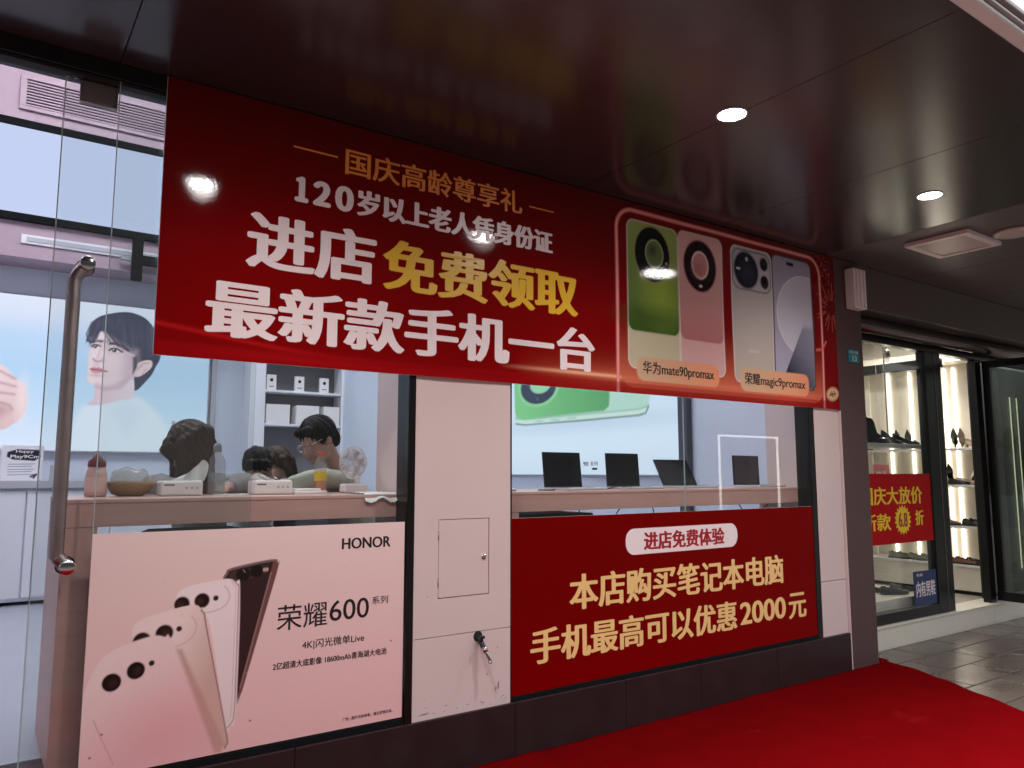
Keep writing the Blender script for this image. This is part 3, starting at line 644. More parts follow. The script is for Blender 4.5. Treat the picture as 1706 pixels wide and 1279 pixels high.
# ------------------------------------------------------------------ red laptop offer poster
def red_poster():
    t = thing('offer_poster', 'dark red poster with gold lettering under the laptop window', 'poster', (3.6, 3.288, .29))
    x0, x1, z0, z1, Y = 2.2935, 4.8745, .2875, 1.168, 3.286
    A = Art(x0, x1, z0, z1, .02, (122, 0, 4)); A.vgrad([(.28, (122, 0, 3)), (.8, (112, 0, 0)), (1.2, (110, 0, 0))])
    A.build('printed_sheet', M['print_red'], t, Y)
    obj('board', bx(B(), x0, x1, Y + .0007, Y + .008, z0, z1), M['plastic_w'], t)
    bm = B(); x_, X_, z_, Z_, r = 3.085, 4.060, .934, 1.082, .066; P = []
    for cx, cz, a0 in ((X_ - r, Z_ - r, 0), (x_ + r, Z_ - r, 90), (x_ + r, z_ + r, 180), (X_ - r, z_ + r, 270)):
        for k in range(9): a = R(a0 + k * 11.25); P.append((cx + r * math.cos(a), cz + r * math.sin(a)))
    prism(bm, P, Y - .0006, Y - .0001); obj('label_capsule', bm, M['b_white'], t)
    y = Y - .0012
    lettering(t, '进店免费体验', 3.226, 3.934, .955, 1.060, y, M['b_red'], .0055)
    lettering(t, '本店购买笔记本电脑', 2.668, 4.520, .668, .858, y, M['b_gold'], .0075)
    lettering(t, '手机最高可以优惠', 2.408, 4.030, .420, .600, y, M['b_gold'], .0075)
    lettering(t, '2000', 4.060, 4.530, .440, .580, y, M['b_gold'], .0075)
    lettering(t, '元', 4.560, 4.757, .425, .592, y, M['b_gold'], .0075)
red_poster()

# ------------------------------------------------------------------ phone shop interior
FZ = .30
struct('shop_floor', bx(B(), -5, 5.38, 3.621, 8.6, FZ - .2, FZ), M['tile'])
bk = thing('back_wall', 'pale rear wall of the phone shop', 'wall', (0, 8.3, FZ))
obj('wall', bx(B(), -5, 5.6, 8.2, 8.5, FZ, 6.5), M['bluewall'], bk)
obj('header_box', bx(B(), -5, 2.10, 7.8, 8.199, 3.27, 4.985), M['pinkwall'], bk); obj('upper_header', bx(B(), -5, 2.10, 7.8, 8.199, 5.0, 6.29), M['pinkwall'], bk)
obj('wall_rib', bx(B(), 1.95, 2.0, 8.15, 8.2, FZ, 3.27), M['greywall'], bk)
sw = thing('party_wall', 'pale side wall of the phone shop beside the laptops', 'wall', (5.45, 6, FZ))
obj('wall', bx(B(), 5.40, 5.58, 3.701, 8.2, FZ, 6.5), M['bluewall'], sw)
lw_ = thing('far_side_wall', 'white side wall of the phone shop beyond the entrance', 'wall', (-5.1, 6, FZ))
obj('wall', bx(B(), -5.2, -5, 3.6, 8.5, FZ, 6.5), M['whitewall'], lw_)
ic = struct('shop_ceiling', bx(B(), -5.2, 5.6, 3.411, 8.5, 6.3, 6.4), M['whitewall'])
LITE = emis('added_panel_light', (.94, .94, 1.0), 6.8)  # unseen ceiling panels added to brighten the shop interior
for i, (x, y) in enumerate(((-2.2, 5.6), (.8, 5.6), (3.8, 5.6))):
    t = thing('added_ceiling_light', ['wide added ceiling light out of view near the far side wall', 'wide added ceiling light out of view in the middle of the phone shop', 'wide added ceiling light out of view above the laptop counter'][i], 'ceiling light', (x, y, 6.0), 0, 'added ceiling lights inside the phone shop')
    obj('housing', bx(B(), x - .7, x + .7, y - .7, y + .7, 5.96, 6.0, .004), M['plastic_w'], t)
    obj('diffuser', bx(B(), x - .66, x + .66, y - .66, y + .66, 5.94, 5.9595), LITE, t)
    obj('added_uplight', bx(B(), x - .5, x + .5, y - .5, y + .5, 6.0005, 6.012), LITE, t)  # upward glow added to brighten the wall and ceiling above
    for sx_ in (-.6, .6): obj('hanger', cyl(B(), (x + sx_, y, 6.0), (x + sx_, y, 6.3), .004, seg=6), M['steel'], t)
# upper lightbox band
ul = thing('upper_lightbox', 'blank white lightbox band with black edges high on the rear wall', 'lightbox', (0, 7.78, 3.6))
obj('face', bx(B(), -4.9, 2.05, 7.776, 7.799, 3.655, 4.43), M['lightbox'], ul)
obj('edge_trim', bx(B(), -4.9, 2.05, 7.760, 7.799, 4.432, 4.50, .003), M['matte_black'], ul)
obj('edge_trim', bx(B(), -4.9, 2.05, 7.760, 7.799, 3.585, 3.653, .003), M['matte_black'], ul)
vt = thing('air_vent', 'long slatted air vent above the upper lightbox', 'vent', (.8, 7.79, 4.6))
bm = B()
for a in ((.13, 2.0, 4.60, 4.635), (.13, 2.0, 4.885, 4.92), (.13, .18, 4.635, 4.885), (1.95, 2.0, 4.635, 4.885)): bx(bm, a[0], a[1], 7.775, 7.799, a[2], a[3], .003)
obj('frame', bm, M['pinkwall'], vt); obj('backing', bx(B(), .18, 1.95, 7.793, 7.799, 4.635, 4.885), M['gap'], vt)
for k in range(9): obj('slat', bx(B(), .181, 1.949, 7.779, 7.792, 4.641 + k * .0272, 4.654 + k * .0272), M['pinkwall'], vt)
ls = thing('linear_light_slot', 'long thin unlit light slot in the header above the portrait', 'light slot', (1, 7.79, 3.42))
obj('frame', bx(B(), .22, 2.0, 7.785, 7.799, 3.395, 3.475, .003), M['whitewall'], ls); obj('slot', bx(B(), .26, 1.96, 7.780, 7.7845, 3.415, 3.455), M['greywall'], ls)
hs = thing('letter_sign', 'dark raised letters hung in front of the upper lightbox', 'letter sign', (1.4, 7.72, 3.2))
def letters3d(parent, s, x, z0, h, y0, y1, m, adv):
    for ch in s:
        v, f = glyph_mesh(ch); lo = v.min(0); hi = v.max(0); k = h / (hi[1] - lo[1]); w = (hi[0] - lo[0]) * k
        bm = B(); vs = [bm.verts.new((x + (p[0] - lo[0]) * k, y0, z0 + (p[1] - lo[1]) * k)) for p in v]
        for q in f: bm.faces.new([vs[i] for i in q])
        r = bmesh.ops.extrude_face_region(bm, geom=bm.faces[:])
        bmesh.ops.translate(bm, vec=(0, y1 - y0, 0), verts=[e for e in r['geom'] if isinstance(e, bmesh.types.BMVert)])
        obj('letter', bm, m, parent); x += w + adv
bm = B(); x0 = 1.085; zz0, zz1 = 3.17, 3.575
bx(bm, x0, x0 + .088, 7.66, 7.72, zz0, zz1); bx(bm, x0 + .30, x0 + .388, 7.66, 7.72, zz0, zz1); bx(bm, x0 + .0881, x0 + .2999, 7.661, 7.719, (zz0 + zz1) / 2 - .05, (zz0 + zz1) / 2 + .035)
obj('letter', bm, M['matte_black'], hs); letters3d(hs, 'ONOR', x0 + .45, zz0, zz1 - zz0, 7.66, 7.72, M['matte_black'], .07)
obj('standoff_rail', bx(B(), 1.0, 3.0, 7.722, 7.758, 3.36, 3.39), M['greywall'], hs)

# portrait lightbox
def portrait():
    t = thing('portrait_lightbox', 'big backlit advertisement of a dark haired man in white on the rear wall', 'lightbox', (.5, 8.16, 1.6))
    x0, x1, z0, z1 = -1.6, 1.915, 1.605, 3.005
    A = Art(x0, x1, z0, z1, .0058, (200, 222, 246)); X, Z = A.X, A.Z
    A.vgrad([(1.6, (214, 226, 246)), (2.0, (190, 216, 242)), (2.35, (176, 208, 240)), (2.65, (186, 210, 242)), (2.85, (212, 222, 244)), (3.0, (220, 226, 246))])
    HAIR=[(0.816,2.626),(0.816,2.711),(0.839,2.808),(0.893,2.875),(0.991,2.921),(1.127,2.953),(1.232,2.940),(1.323,2.892),(1.399,2.792),(1.452,2.639),(1.452,2.521),(1.417,2.439),(1.385,2.359),(1.327,2.277),(1.270,2.206),(1.232,2.197),(1.218,2.269),(1.243,2.387),(1.237,2.502),(1.003,2.711)]
    FACE=[(0.857,2.620),(0.838,2.524),(0.830,2.430),(0.832,2.346),(0.832,2.281),(0.854,2.239),(0.913,2.221),(0.997,2.202),(1.080,2.222),(1.162,2.285),(1.214,2.346),(1.239,2.464),(1.233,2.579),(1.141,2.687),(1.001,2.749),(0.902,2.720)]
    NECK=[(0.900,2.248),(0.901,2.136),(0.888,2.079),(0.841,2.036),(0.972,2.043),(1.104,2.091),(1.230,2.132),(1.214,2.346),(1.129,2.263),(0.995,2.226)]
    FRINGE=[(0.833,2.618),(0.820,2.711),(0.862,2.829),(0.992,2.911),(1.198,2.926),(1.345,2.805),(1.407,2.635),(1.360,2.513),(1.316,2.495),(1.256,2.465),(1.242,2.406),(1.214,2.346),(1.225,2.462),(1.227,2.530),(1.182,2.555),(1.111,2.587),(1.033,2.628),(0.980,2.655),(0.935,2.723),(0.904,2.672),(0.865,2.631)]
    EAR=[(1.219,2.337),(1.205,2.384),(1.248,2.455),(1.316,2.495),(1.375,2.494),(1.381,2.436),(1.331,2.374),(1.272,2.331)]
    SHIRT=[(0.841,2.036),(0.971,2.056),(1.230,2.132),(1.346,2.085),(1.458,1.974),(1.556,1.804),(1.62,1.58),(0.70,1.58),(0.741,1.815),(0.780,1.963)]
    HAND=[(-.2,2.40),(0.056,2.366),(0.173,2.349),(0.261,2.249),(0.339,2.192),(0.366,2.069),(0.348,1.926),(0.265,1.826),(0.152,1.769),(-.2,1.72)]
    hair = (58, 60, 82); skin = (226, 202, 212)
    A.poly(SHIRT, (216, 228, 244), soft=.03, smooth=True); A.poly([(1.0, 2.0), (1.2, 2.08), (1.34, 2.0), (1.2, 1.75)], (206, 220, 240), soft=.06, a=.8)
    A.poly(HAIR, hair, smooth=True); A.poly(NECK, A.grad((216, 190, 202), (222, 206, 222), (.9, 2.1), (1.2, 2.2)), soft=.006, smooth=True)
    A.poly([(.90, 2.235), (1.08, 2.215), (1.2, 2.32), (1.12, 2.20), (.96, 2.17)], (192, 158, 172), soft=.02, a=.6)
    A.poly(FACE, A.grad((232, 210, 218), (218, 196, 210), (.84, 2.4), (1.24, 2.45)), smooth=True)
    A.poly(EAR, (224, 198, 208), smooth=True); A.line([(1.255, 2.40), (1.30, 2.46), (1.35, 2.47)], .006, (190, 150, 162), soft=.008); A.line([(1.30, 2.36), (1.33, 2.41)], .005, (196, 160, 170), soft=.008)
    A.poly(FRINGE, hair, smooth=True, soft=.006)
    for k in range(26):
        x = random.uniform(.86, 1.38); A.line([(x, 2.88 - abs(x - 1.1) * .2), (x + (x - 1.08) * .35, 2.66 - abs(x - 1.0) * .15)], .0045, (82, 84, 108), soft=.008, a=.45)
    A.line([(.845, 2.60), (.80, 2.70), (.84, 2.82), (.93, 2.885)], .005, hair, soft=.005); A.line([(.875, 2.64), (.905, 2.71), (.96, 2.75)], .012, hair, soft=.01)
    # soft modelling of the printed face
    A.poly([(1.12, 2.56), (1.235, 2.58), (1.24, 2.46), (1.21, 2.345), (1.14, 2.27), (1.12, 2.42)], (198, 172, 190), soft=.05, a=.8)
    A.ell((.895, 2.52), .05, .06, (240, 218, 224), soft=.05, a=.6); A.ell((1.03, 2.47), .08, .06, (238, 212, 220), soft=.06, a=.6)
    A.poly([(.845, 2.66), (1.0, 2.70), (1.17, 2.60), (1.10, 2.585), (1.0, 2.64), (.90, 2.65)], (188, 162, 180), soft=.03, a=.7)
    # brows, eyes, nose, mouth
    A.line([(.858, 2.634), (.885, 2.650), (.935, 2.646)], .0115, (66, 56, 72), soft=.008); A.line([(1.005, 2.630), (1.06, 2.634), (1.12, 2.612), (1.165, 2.580)], .0125, (66, 56, 72), soft=.008)
    A.ell((.888, 2.592), .042, .022, (196, 164, 182), soft=.014, a=.8); A.ell((1.055, 2.568), .062, .026, (196, 164, 182), soft=.016, a=.8)
    A.ell((.886, 2.590), .032, .014, (236, 226, 236)); A.ell((.882, 2.591), .0185, .0165, (34, 28, 40)); A.line([(.852, 2.588), (.872, 2.607), (.90, 2.606), (.922, 2.596)], .0075, (44, 34, 46), soft=.004); A.ell((.877, 2.597), .004, .004, (250, 250, 255))
    A.ell((1.054, 2.566), .047, .0155, (236, 226, 236)); A.ell((1.044, 2.568), .021, .018, (34, 28, 40)); A.line([(1.002, 2.566), (1.025, 2.584), (1.06, 2.586), (1.112, 2.560)], .0080, (44, 34, 46), soft=.004); A.ell((1.038, 2.575), .005, .005, (250, 250, 255))
    A.line([(.938, 2.605), (.918, 2.54), (.898, 2.485)], .012, (206, 178, 194), soft=.02, a=.8); A.line([(.905, 2.58), (.886, 2.50), (.874, 2.474)], .008, (244, 226, 232), soft=.012, a=.8)
    A.line([(.872, 2.470), (.885, 2.455), (.91, 2.449), (.945, 2.458)], .007, (150, 108, 126), soft=.008); A.ell((.952, 2.472), .022, .022, (204, 176, 192), soft=.018, a=.8); A.ell((.900, 2.425), .02, .02, (206, 180, 194), soft=.02, a=.8)
    A.poly([(.852, 2.376), (.880, 2.394), (.900, 2.389), (.925, 2.394), (.992, 2.362), (.95, 2.348), (.90, 2.336), (.866, 2.348)], (200, 128, 146), soft=.005, smooth=True)
    A.line([(.852, 2.374), (.895, 2.368), (.94, 2.366), (.998, 2.358)], .0045, (122, 66, 86), soft=.004); A.ell((.905, 2.352), .03, .006, (222, 160, 174), soft=.006); A.ell((.912, 2.318), .045, .010, (190, 156, 172), soft=.014, a=.8)
    A.line([(1.215, 2.345), (1.14, 2.272), (1.06, 2.222), (.99, 2.206), (.915, 2.224)], .014, (186, 156, 174), soft=.022, a=.7)
    A.poly([(1.205, 2.52), (1.245, 2.53), (1.25, 2.43), (1.215, 2.36)], hair, soft=.012, a=.9)
    for k in range(60):
        x = random.uniform(.83, 1.42); t0 = random.uniform(.0, .12); lift = .92 - (x - 1.10) ** 2 * 1.6
        A.line([(x - .02, 2.0 + lift - t0 * .3), (x + (x - 1.12) * .12, 2.84 - t0), (x + (x - 1.05) * .22, 2.70 - t0)], .0030, random.choice([(40, 40, 58), (84, 86, 112), (70, 72, 96)]), soft=.006, a=.5)
    A.poly([(.885, 2.655), (.915, 2.735), (.955, 2.745), (1.02, 2.655), (.96, 2.665)], (234, 214, 222), soft=.012)
    for p in ([(.925, 2.80), (.885, 2.72), (.862, 2.63)], [(.94, 2.80), (.90, 2.73), (.885, 2.665)], [(.94, 2.82), (.99, 2.72), (1.08, 2.62)], [(.95, 2.82), (1.02, 2.74), (1.16, 2.58)], [(.93, 2.80), (.955, 2.72), (1.0, 2.66)]): A.line(sl(p), .007, hair, soft=.008)
    # hand
    A.poly(HAND, A.grad((232, 210, 216), (214, 184, 190), (.1, 2.35), (.2, 1.8)), smooth=True, soft=.006)
    for p in ([(-.1, 2.33), (.147, 2.303), (.262, 2.240)], [(-.1, 2.21), (.154, 2.198), (.273, 2.170)], [(-.1, 2.12), (.159, 2.110), (.270, 2.099)], [(0.0, 2.04), (.165, 2.023), (.240, 2.0), (.257, 1.966)]): A.line(p, .007, (180, 140, 150), soft=.014)
    A.poly([(-.2, 2.0), (.20, 2.0), (.24, 1.95), (.12, 1.84), (-.2, 1.80)], (176, 134, 140), soft=.04, a=.7); A.ell((.33, 2.05), .03, .14, (242, 224, 228), soft=.04, a=.7)
    for z in (1.880, 1.898): A.rrect(1.590, 1.618, z, z + .013, .002, (110, 116, 130))
    A.build('backlit_face', M['backlit'], t, 8.150)
    obj('case', bx(B(), x0 - .012, x1 + .012, 8.152, 8.199, z0 - .012, z1 + .012), M['greywall'], t)
portrait()
# shelving niche with phone boxes
ni = thing('display_cabinet', 'grey wall cabinet with shelves of white phone boxes', 'cabinet', (2.8, 8.1, FZ))
NX0, NX1 = 2.44, 3.27
for a, b in ((NX0 - .16, NX0), (NX1, NX1 + .03)): obj('side_panel', bx(B(), a, b, 7.95, 8.199, FZ, 3.2, .003), M['whitewall'], ni)
obj('back_panel', bx(B(), NX0, NX1, 8.17, 8.199, FZ, 3.2), M['darkgrey'], ni)
shz = [1.915, 2.265, 2.62, 1.1]
for z in shz: obj('shelf', bx(B(), NX0 + .001, NX1 - .001, 7.96, 8.169, z - .025, z, .003), M['whitewall'], ni)
obj('drawer_front', bx(B(), NX0 + .001, NX1 - .001, 7.955, 7.985, FZ + .02, .80, .003), M['whitewall'], ni)
for i, x in enumerate((2.46, 2.76, 3.035)):
    t = thing('phone_box', ['upright white phone box at the left end of the upper cabinet shelf', 'upright white phone box in the middle of the upper cabinet shelf', 'upright white phone box at the right end of the upper cabinet shelf'][i], 'box', (x + .05, 8.0, 2.265), 0, 'upright phone boxes on the upper shelf')
    obj('carton', bx(B(), x, x + .1, 7.985, 8.02, 2.265, 2.425, .002), M['paper'], t)
    obj('camera_print', lathe(B(), [(.018, 0), (.017, .001), (.001, .0011)], (x + .05, 7.9848, 2.37), 18, Matrix.Rotation(R(90), 3, 'X')), M['b_black'], t); obj('caption_print', bx(B(), x + .025, x + .075, 7.9842, 7.9847, 2.297, 2.305), M['b_black'], t)
for i, x in enumerate((2.46, 2.78, 3.08)):
    tag(obj('storage_box', bx(B(), x, x + .25 - (.07 if i == 2 else 0), 7.97, 8.15, 1.915, 2.115, .003), M['paper']), ['wide white box at the left end of the lower cabinet shelf', 'wide white box in the middle of the lower cabinet shelf', 'wide white box behind the head of the man with glasses'][i], 'box', 'wide white boxes on the lower shelf')
# low cabinet under the portrait
lc = thing('low_cabinet', 'low white cabinet with grey top under the portrait', 'cabinet', (.2, 7.95, FZ))
obj('carcass', bx(B(), -2.2, 1.7, 7.78, 8.149, FZ + .03, 1.27, .003), M['whitewall'], lc); obj('top', bx(B(), -2.22, 1.72, 7.74, 8.149, 1.271, 1.335, .003), M['greywall'], lc)
for k in range(6): obj('door', bx(B(), -2.19 + k * .648, -1.555 + k * .648, 7.762, 7.779, FZ + .06, 1.25, .003), M['whitewall'], lc)
fc = thing('flyer_card', 'white flyer card with black scribbled heading standing on the low cabinet', 'flyer', (.32, 7.85, 1.336))
A = Art(.20, .50, 1.337, 1.63, .004, (226, 226, 232))
A.poly([(.24, 1.58), (.31, 1.605), (.47, 1.60), (.485, 1.54), (.44, 1.505), (.28, 1.515), (.235, 1.54)], (40, 40, 56), soft=.004)
for k, z in enumerate((1.475, 1.455, 1.43, 1.41, 1.385)): A.line([(.25, z), (.44 - .02 * (k % 2), z + .004)], .0025, (110, 112, 128))
A.line([(.42, 1.37), (.46, 1.39), (.44, 1.36)], .008, (60, 60, 76)); A.build('printed_sheet', M['print'], fc, 7.85)
lettering(fc, 'Happy', .300, .430, 1.568, 1.598, 7.8492, M['paper'], .001); lettering(fc, 'Play9Cm', .262, .475, 1.520, 1.556, 7.8492, M['paper'], .0016)
obj('acrylic_back', bx(B(), .195, .505, 7.8515, 7.858, 1.337, 1.635), M['plastic_w'], fc)
tag(obj('counter_stand', bx(bx(B(), .56, .66, 7.84, 7.86, 1.337, 1.47, .003), .55, .67, 7.80, 7.88, 1.336, 1.346, .003), M['greywall']), 'small grey price stand beside the flyer on the low cabinet', 'price stand')

# green phone lightbox on the party wall
def green_box():
    t = thing('green_phone_lightbox', 'backlit advertisement of a green phone on the side wall above the laptops', 'lightbox', (5.38, 6.4, 1.38))
    A = Art(-7.83, -4.965, 1.385, 3.2, .012, (206, 226, 246)); A.vgrad([(1.38, (206, 222, 244)), (1.7, (212, 230, 250)), (2.3, (206, 226, 246)), (3.2, (206, 226, 246))])
    BODY=[(-7.62,3.1),(-7.620,2.480),(-7.612,2.058),(-7.595,1.992),(-7.417,1.969),(-6.365,1.964),(-5.493,1.968),(-5.397,1.982),(-5.356,2.033),(-5.322,2.262),(-5.3,3.1)]
    GREEN=[(-7.628,3.1),(-7.628,2.481),(-7.612,2.142),(-7.571,2.062),(-7.416,2.035),(-6.599,2.043),(-5.999,2.047),(-5.922,2.093),(-5.908,2.317),(-5.9,3.1)]
    SIDE=[(-7.600,2.054),(-7.595,1.992),(-7.417,1.969),(-6.365,1.964),(-5.493,1.968),(-5.397,1.982),(-5.355,2.048),(-5.491,2.027),(-6.364,2.028),(-7.416,2.032)]
    A.ell((-6.4, 1.93), 1.1, .05, (170, 190, 214), soft=.08, a=.5)
    A.poly(BODY, (178, 214, 204)); A.poly(GREEN, A.grad((118, 196, 132), (84, 160, 100), (-7.4, 2.1), (-6.0, 2.3)))
    A.poly(SIDE, (200, 226, 220)); A.line([SIDE[1], SIDE[2], SIDE[3], SIDE[4], SIDE[5], SIDE[6]], .008, (60, 96, 96)); A.line([SIDE[0], SIDE[9], SIDE[8], SIDE[7], SIDE[6]], .005, (120, 166, 150))
    for x in (-7.2, -6.9, -6.6): A.line([(x, 2.0), (x + .14, 1.998)], .008, (150, 196, 180))
    A.ell((-7.147, 2.40), .40, .235, (140, 206, 150)); A.ell((-7.147, 2.40), .345, .20, (34, 46, 74)); A.ell((-7.10, 2.42), .20, .10, (150, 206, 170)); A.ell((-7.16, 2.26), .02, .02, (90, 104, 130))
    A.build('backlit_face', M['backlit'], t, 5.360, 'x')
    lettering(t, '90', -6.345, -6.26, 1.476, 1.521, 5.3592, M['b_black'], .002, axis='x'); lettering(t, '系列', -6.227, -6.112, 1.476, 1.522, 5.3592, M['b_black'], .001, axis='x')
    obj('badge_print', bx(B(), 5.3585, 5.3593, 6.12, 6.20, 1.434, 1.456), M['b_black'], t)
    obj('case', bx(B(), 5.363, 5.399, 4.955, 7.84, 1.375, 3.21), M['greywall'], t); obj('edge_trim', bx(B(), 5.33, 5.398, 4.845, 4.953, FZ + .01, 3.21, .003), mat('dark_blue_trim', (.06, .065, .085), .4), t)
green_box()

# counters
def counter(x0, x1, label, ends):
    t = thing('display_counter', label, 'counter', ((x0 + x1) / 2, 3.7, FZ))
    obj('counter_top', bx(B(), x0, x1, 3.395, 4.0, 1.283, 1.300, .003), M['woodtop'], t)
    obj('front_apron', bx(B(), x0 + .002, x1 - .002, 3.398, 3.43, 1.192, 1.2828, .002), M['wood'], t)
    obj('rear_apron', bx(B(), x0 + .002, x1 - .002, 3.96, 3.99, 1.192, 1.2828, .002), M['wood'], t)
    for e in ends: obj('end_panel', bx(B(), e, e + .12, 3.4005, 3.9975, FZ, 1.1915, .002), M['wood'], t)
counter(.293, 1.722, 'reddish wood counter behind the left window with people at it', (.295,))
counter(2.282, 5.36, 'reddish wood counter behind the right window with laptops on it', (5.22, 2.30))
CT = 1.3005
def laptop(x, y, w, ang, yaw, label, kind):
    t = thing('laptop', label, 'laptop', (x, y, CT), yaw, 'open laptops on the counter'); h = .215
    d = obj('base', bx(B(), -w / 2, w / 2, -.22, 0, .0, .014, .004), M['silver'], t, local=True)
    obj('keyboard', bx(B(), -w / 2 + .02, w / 2 - .02, -.13, -.03, .0141, .0155, .0005), M['plastic_b'], d)
    obj('touchpad', bx(B(), -.05, .05, -.205, -.14, .0141, .0147), M['silver'], d)
    Mx = Matrix.Translation((0, -.002, .014)) @ Matrix.Rotation(R(90 - ang), 4, 'X') 
    l = obj('lid', bx(B(), -w / 2, w / 2, 0, .007, 0, h, .003, Mx), M['plastic_b'], t, local=True)
    obj('screen', bx(B(), -w / 2 + .006, w / 2 - .006, -.0012, -.0002, .008, h - .005, 0, Mx), M['screen'], l)
    obj('hinge', cyl(B(), (-w / 2 + .03, 0, .013), (w / 2 - .03, 0, .013), .006, seg=10), M['plastic_b'], t, True, True)
    return t
laptop(2.47, 3.80, .30, 118, R(-28), 'laptop at the left end of the row, half hidden by the column', 0)
laptop(2.985, 3.72, .315, 96, R(4), 'black open laptop in front of the caption on the green phone lightbox', 0)
laptop(3.485, 3.72, .305, 94, R(3), 'upright black laptop between the captioned lightbox and the tilted laptop', 0)
laptop(4.06, 3.76, .30, 122, R(-8), 'laptop with its dark screen tilted far back at the window joint', 0)
laptop(4.70, 3.70, .31, 92, R(2), 'lone black laptop at the right end of the counter by the pale wall', 0)
for i, pts in enumerate(([(3.25, 3.62, CT + .004), (3.30, 3.56, CT + .02), (3.38, 3.6, CT + .006), (3.42, 3.7, CT + .004)], [(2.66, 3.55, CT + .004), (2.74, 3.5, CT + .004), (2.8, 3.6, CT + .004)])):
    tag(obj('charging_cable', tube(B(), curve_pts(pts, 18), .004, 6), M['plastic_b'], None, True), ['short black cable lying between the two upright laptops', 'short black cable lying beside the half hidden laptop'][i], 'cable')
for i, (xa, dip) in enumerate(((3.02, .13), (3.62, .16), (4.45, .05))):
    tag(obj('hanging_cable', tube(B(), curve_pts([(xa - .1, 3.5, 1.185), (xa - .05, 3.48, 1.185 - dip), (xa + .1, 3.47, 1.18 - dip * .6), (xa + .22, 3.5, 1.185)], 20), .004, 6), M['plastic_b'], None, True), ['loop of black cable hanging under the counter near the column', 'loop of black cable hanging under the middle of the laptop counter', 'short loop of cable under the counter near the white pier'][i], 'cable')
tag(box('storage_crate', 2.44, 3.0, 3.46, 3.85, FZ + .72, 1.17, M['plastic_b'], None, .01), 'black crate tucked under the laptop counter next to the column', 'crate')
box_sup = tag(box('under_shelf', 2.43, 5.2, 3.45, 3.92, FZ + .69, FZ + .715, M['whitewall'], None, .003), 'white shelf under the laptop counter', 'shelf')
# things on the left counter
def tissue(x0, x1, y0, z, label, lean, front):
    t = thing('tissue_box', label, 'tissue box', ((x0 + x1) / 2, y0 + .06, z), 0, 'white tissue packs on the left counter')
    obj('box', bx(B(), x0, x1, y0, y0 + .11, z, z + .066, .009), M['plastic_w'], t)
    bm = B(); n = 9; cx = (x0 + x1) / 2 + lean * .03
    vs = []
    for j in range(5):
        r = []
        for i in range(n):
            u = i / (n - 1) - .5; v = j / 4
            r.append(bm.verts.new((cx + u * (x1 - x0) * .85 * (1 - v * .45) + lean * v * .05, y0 + .055 + .018 * math.sin(i * 1.9 + j) * (1 - v * .3), z + .064 + v * front * (1 - abs(u - .2 * lean) * .9))))
        vs.append(r)
    for j in range(4):
        for i in range(n - 1): bm.faces.new((vs[j][i], vs[j][i + 1], vs[j + 1][i + 1], vs[j + 1][i]))
    s = obj('tissue', bm, M['paper'], t, True)
    obj('logo_print', bx(B(), x0 + .012, x0 + .055, y0 - .0006, y0 - .0001, z + .045, z + .051), M['sh_grey'], t)
    for k in range(3): obj('symbol_print', bx(B(), x1 - .075 + k * .022, x1 - .063 + k * .022, y0 - .0006, y0 - .0001, z + .03, z + .040), M['greywall'], t)
tissue(.676, .850, 3.62, CT, 'white tissue box in front of the woman with long hair', 1, .10)
tissue(1.070, 1.250, 3.60, CT, 'white tissue pack in front of the two children', -.6, .038)
tag(obj('phone_stack', bx(bx(B(), 1.26, 1.42, 3.60, 3.69, CT, CT + .014, .003), 1.27, 1.40, 3.63, 3.70, CT + .0142, CT + .026, .003), M['plastic_w']), 'white phone box lying beside the orange drink bottle', 'box')
# orange drink bottle
bt = thing('drink_bottle', 'clear bottle half full of orange drink with orange cap', 'bottle', (1.43, 3.72, CT))
M['orange'] = mat('orange_drink', (.55, .16, .02), .15, coat=.4); M['pet'] = glass_mat('clear_plastic', (.9, .88, .86), veil=.12)
obj('drink', lathe(B(), [(.026, .001), (.029, .008), (.0285, .05), (.0295, .09), (.001, .0905)], (1.43, 3.72, CT), 24), M['orange'], bt, True)
obj('shell', lathe(B(), [(.027, .0), (.0305, .006), (.030, .10), (.031, .13), (.026, .158), (.013, .182), (.012, .19)], (1.43, 3.72, CT), 24), M['pet'], bt, True)
obj('wrap_label', lathe(B(), [(.0306, .062), (.0309, .064), (.0309, .105), (.0306, .107)], (1.43, 3.72, CT), 24), mat('bottle_label', (.62, .42, .03), .4), bt, True)
obj('cap', cyl(B(), (1.43, 3.72, CT + .185), (1.43, 3.72, CT + .208), .0155, seg=20), mat('cap_orange', (.65, .12, .03), .4), bt, True)
# desk fan
fn = thing('desk_fan', 'small white desk fan with round cage on the counter', 'fan', (1.62, 3.74, CT))
fx, fy, fz = 1.605, 3.72, 1.455
obj('base', bx(B(), 1.558, 1.682, 3.70, 3.79, CT, CT + .045, .008), M['plastic_w'], fn)
obj('stem', tube(B(), [(1.640, 3.752, CT + .04), (1.640, 3.754, fz - .01), (1.632, 3.752, fz + .012)], .0135, 12), M['plastic_w'], fn, True)
rotf = Matrix.Rotation(R(90), 3, 'X') ; RF = Matrix.Rotation(R(14), 3, 'Z')
bm = B()
for k in range(30):
    a = k * 2 * math.pi / 30
    pts = [Vector((.020 * math.cos(a), -.022, .020 * math.sin(a))), Vector((.055 * math.cos(a + .15), -.024, .055 * math.sin(a + .15))), Vector((.083 * math.cos(a + .35), .0, .083 * math.sin(a + .35))), Vector((.05 * math.cos(a + .2), .022, .05 * math.sin(a + .2)))]
    tube(bm, [Vector((fx, fy, fz)) + RF @ p for p in pts], .0015, 5)
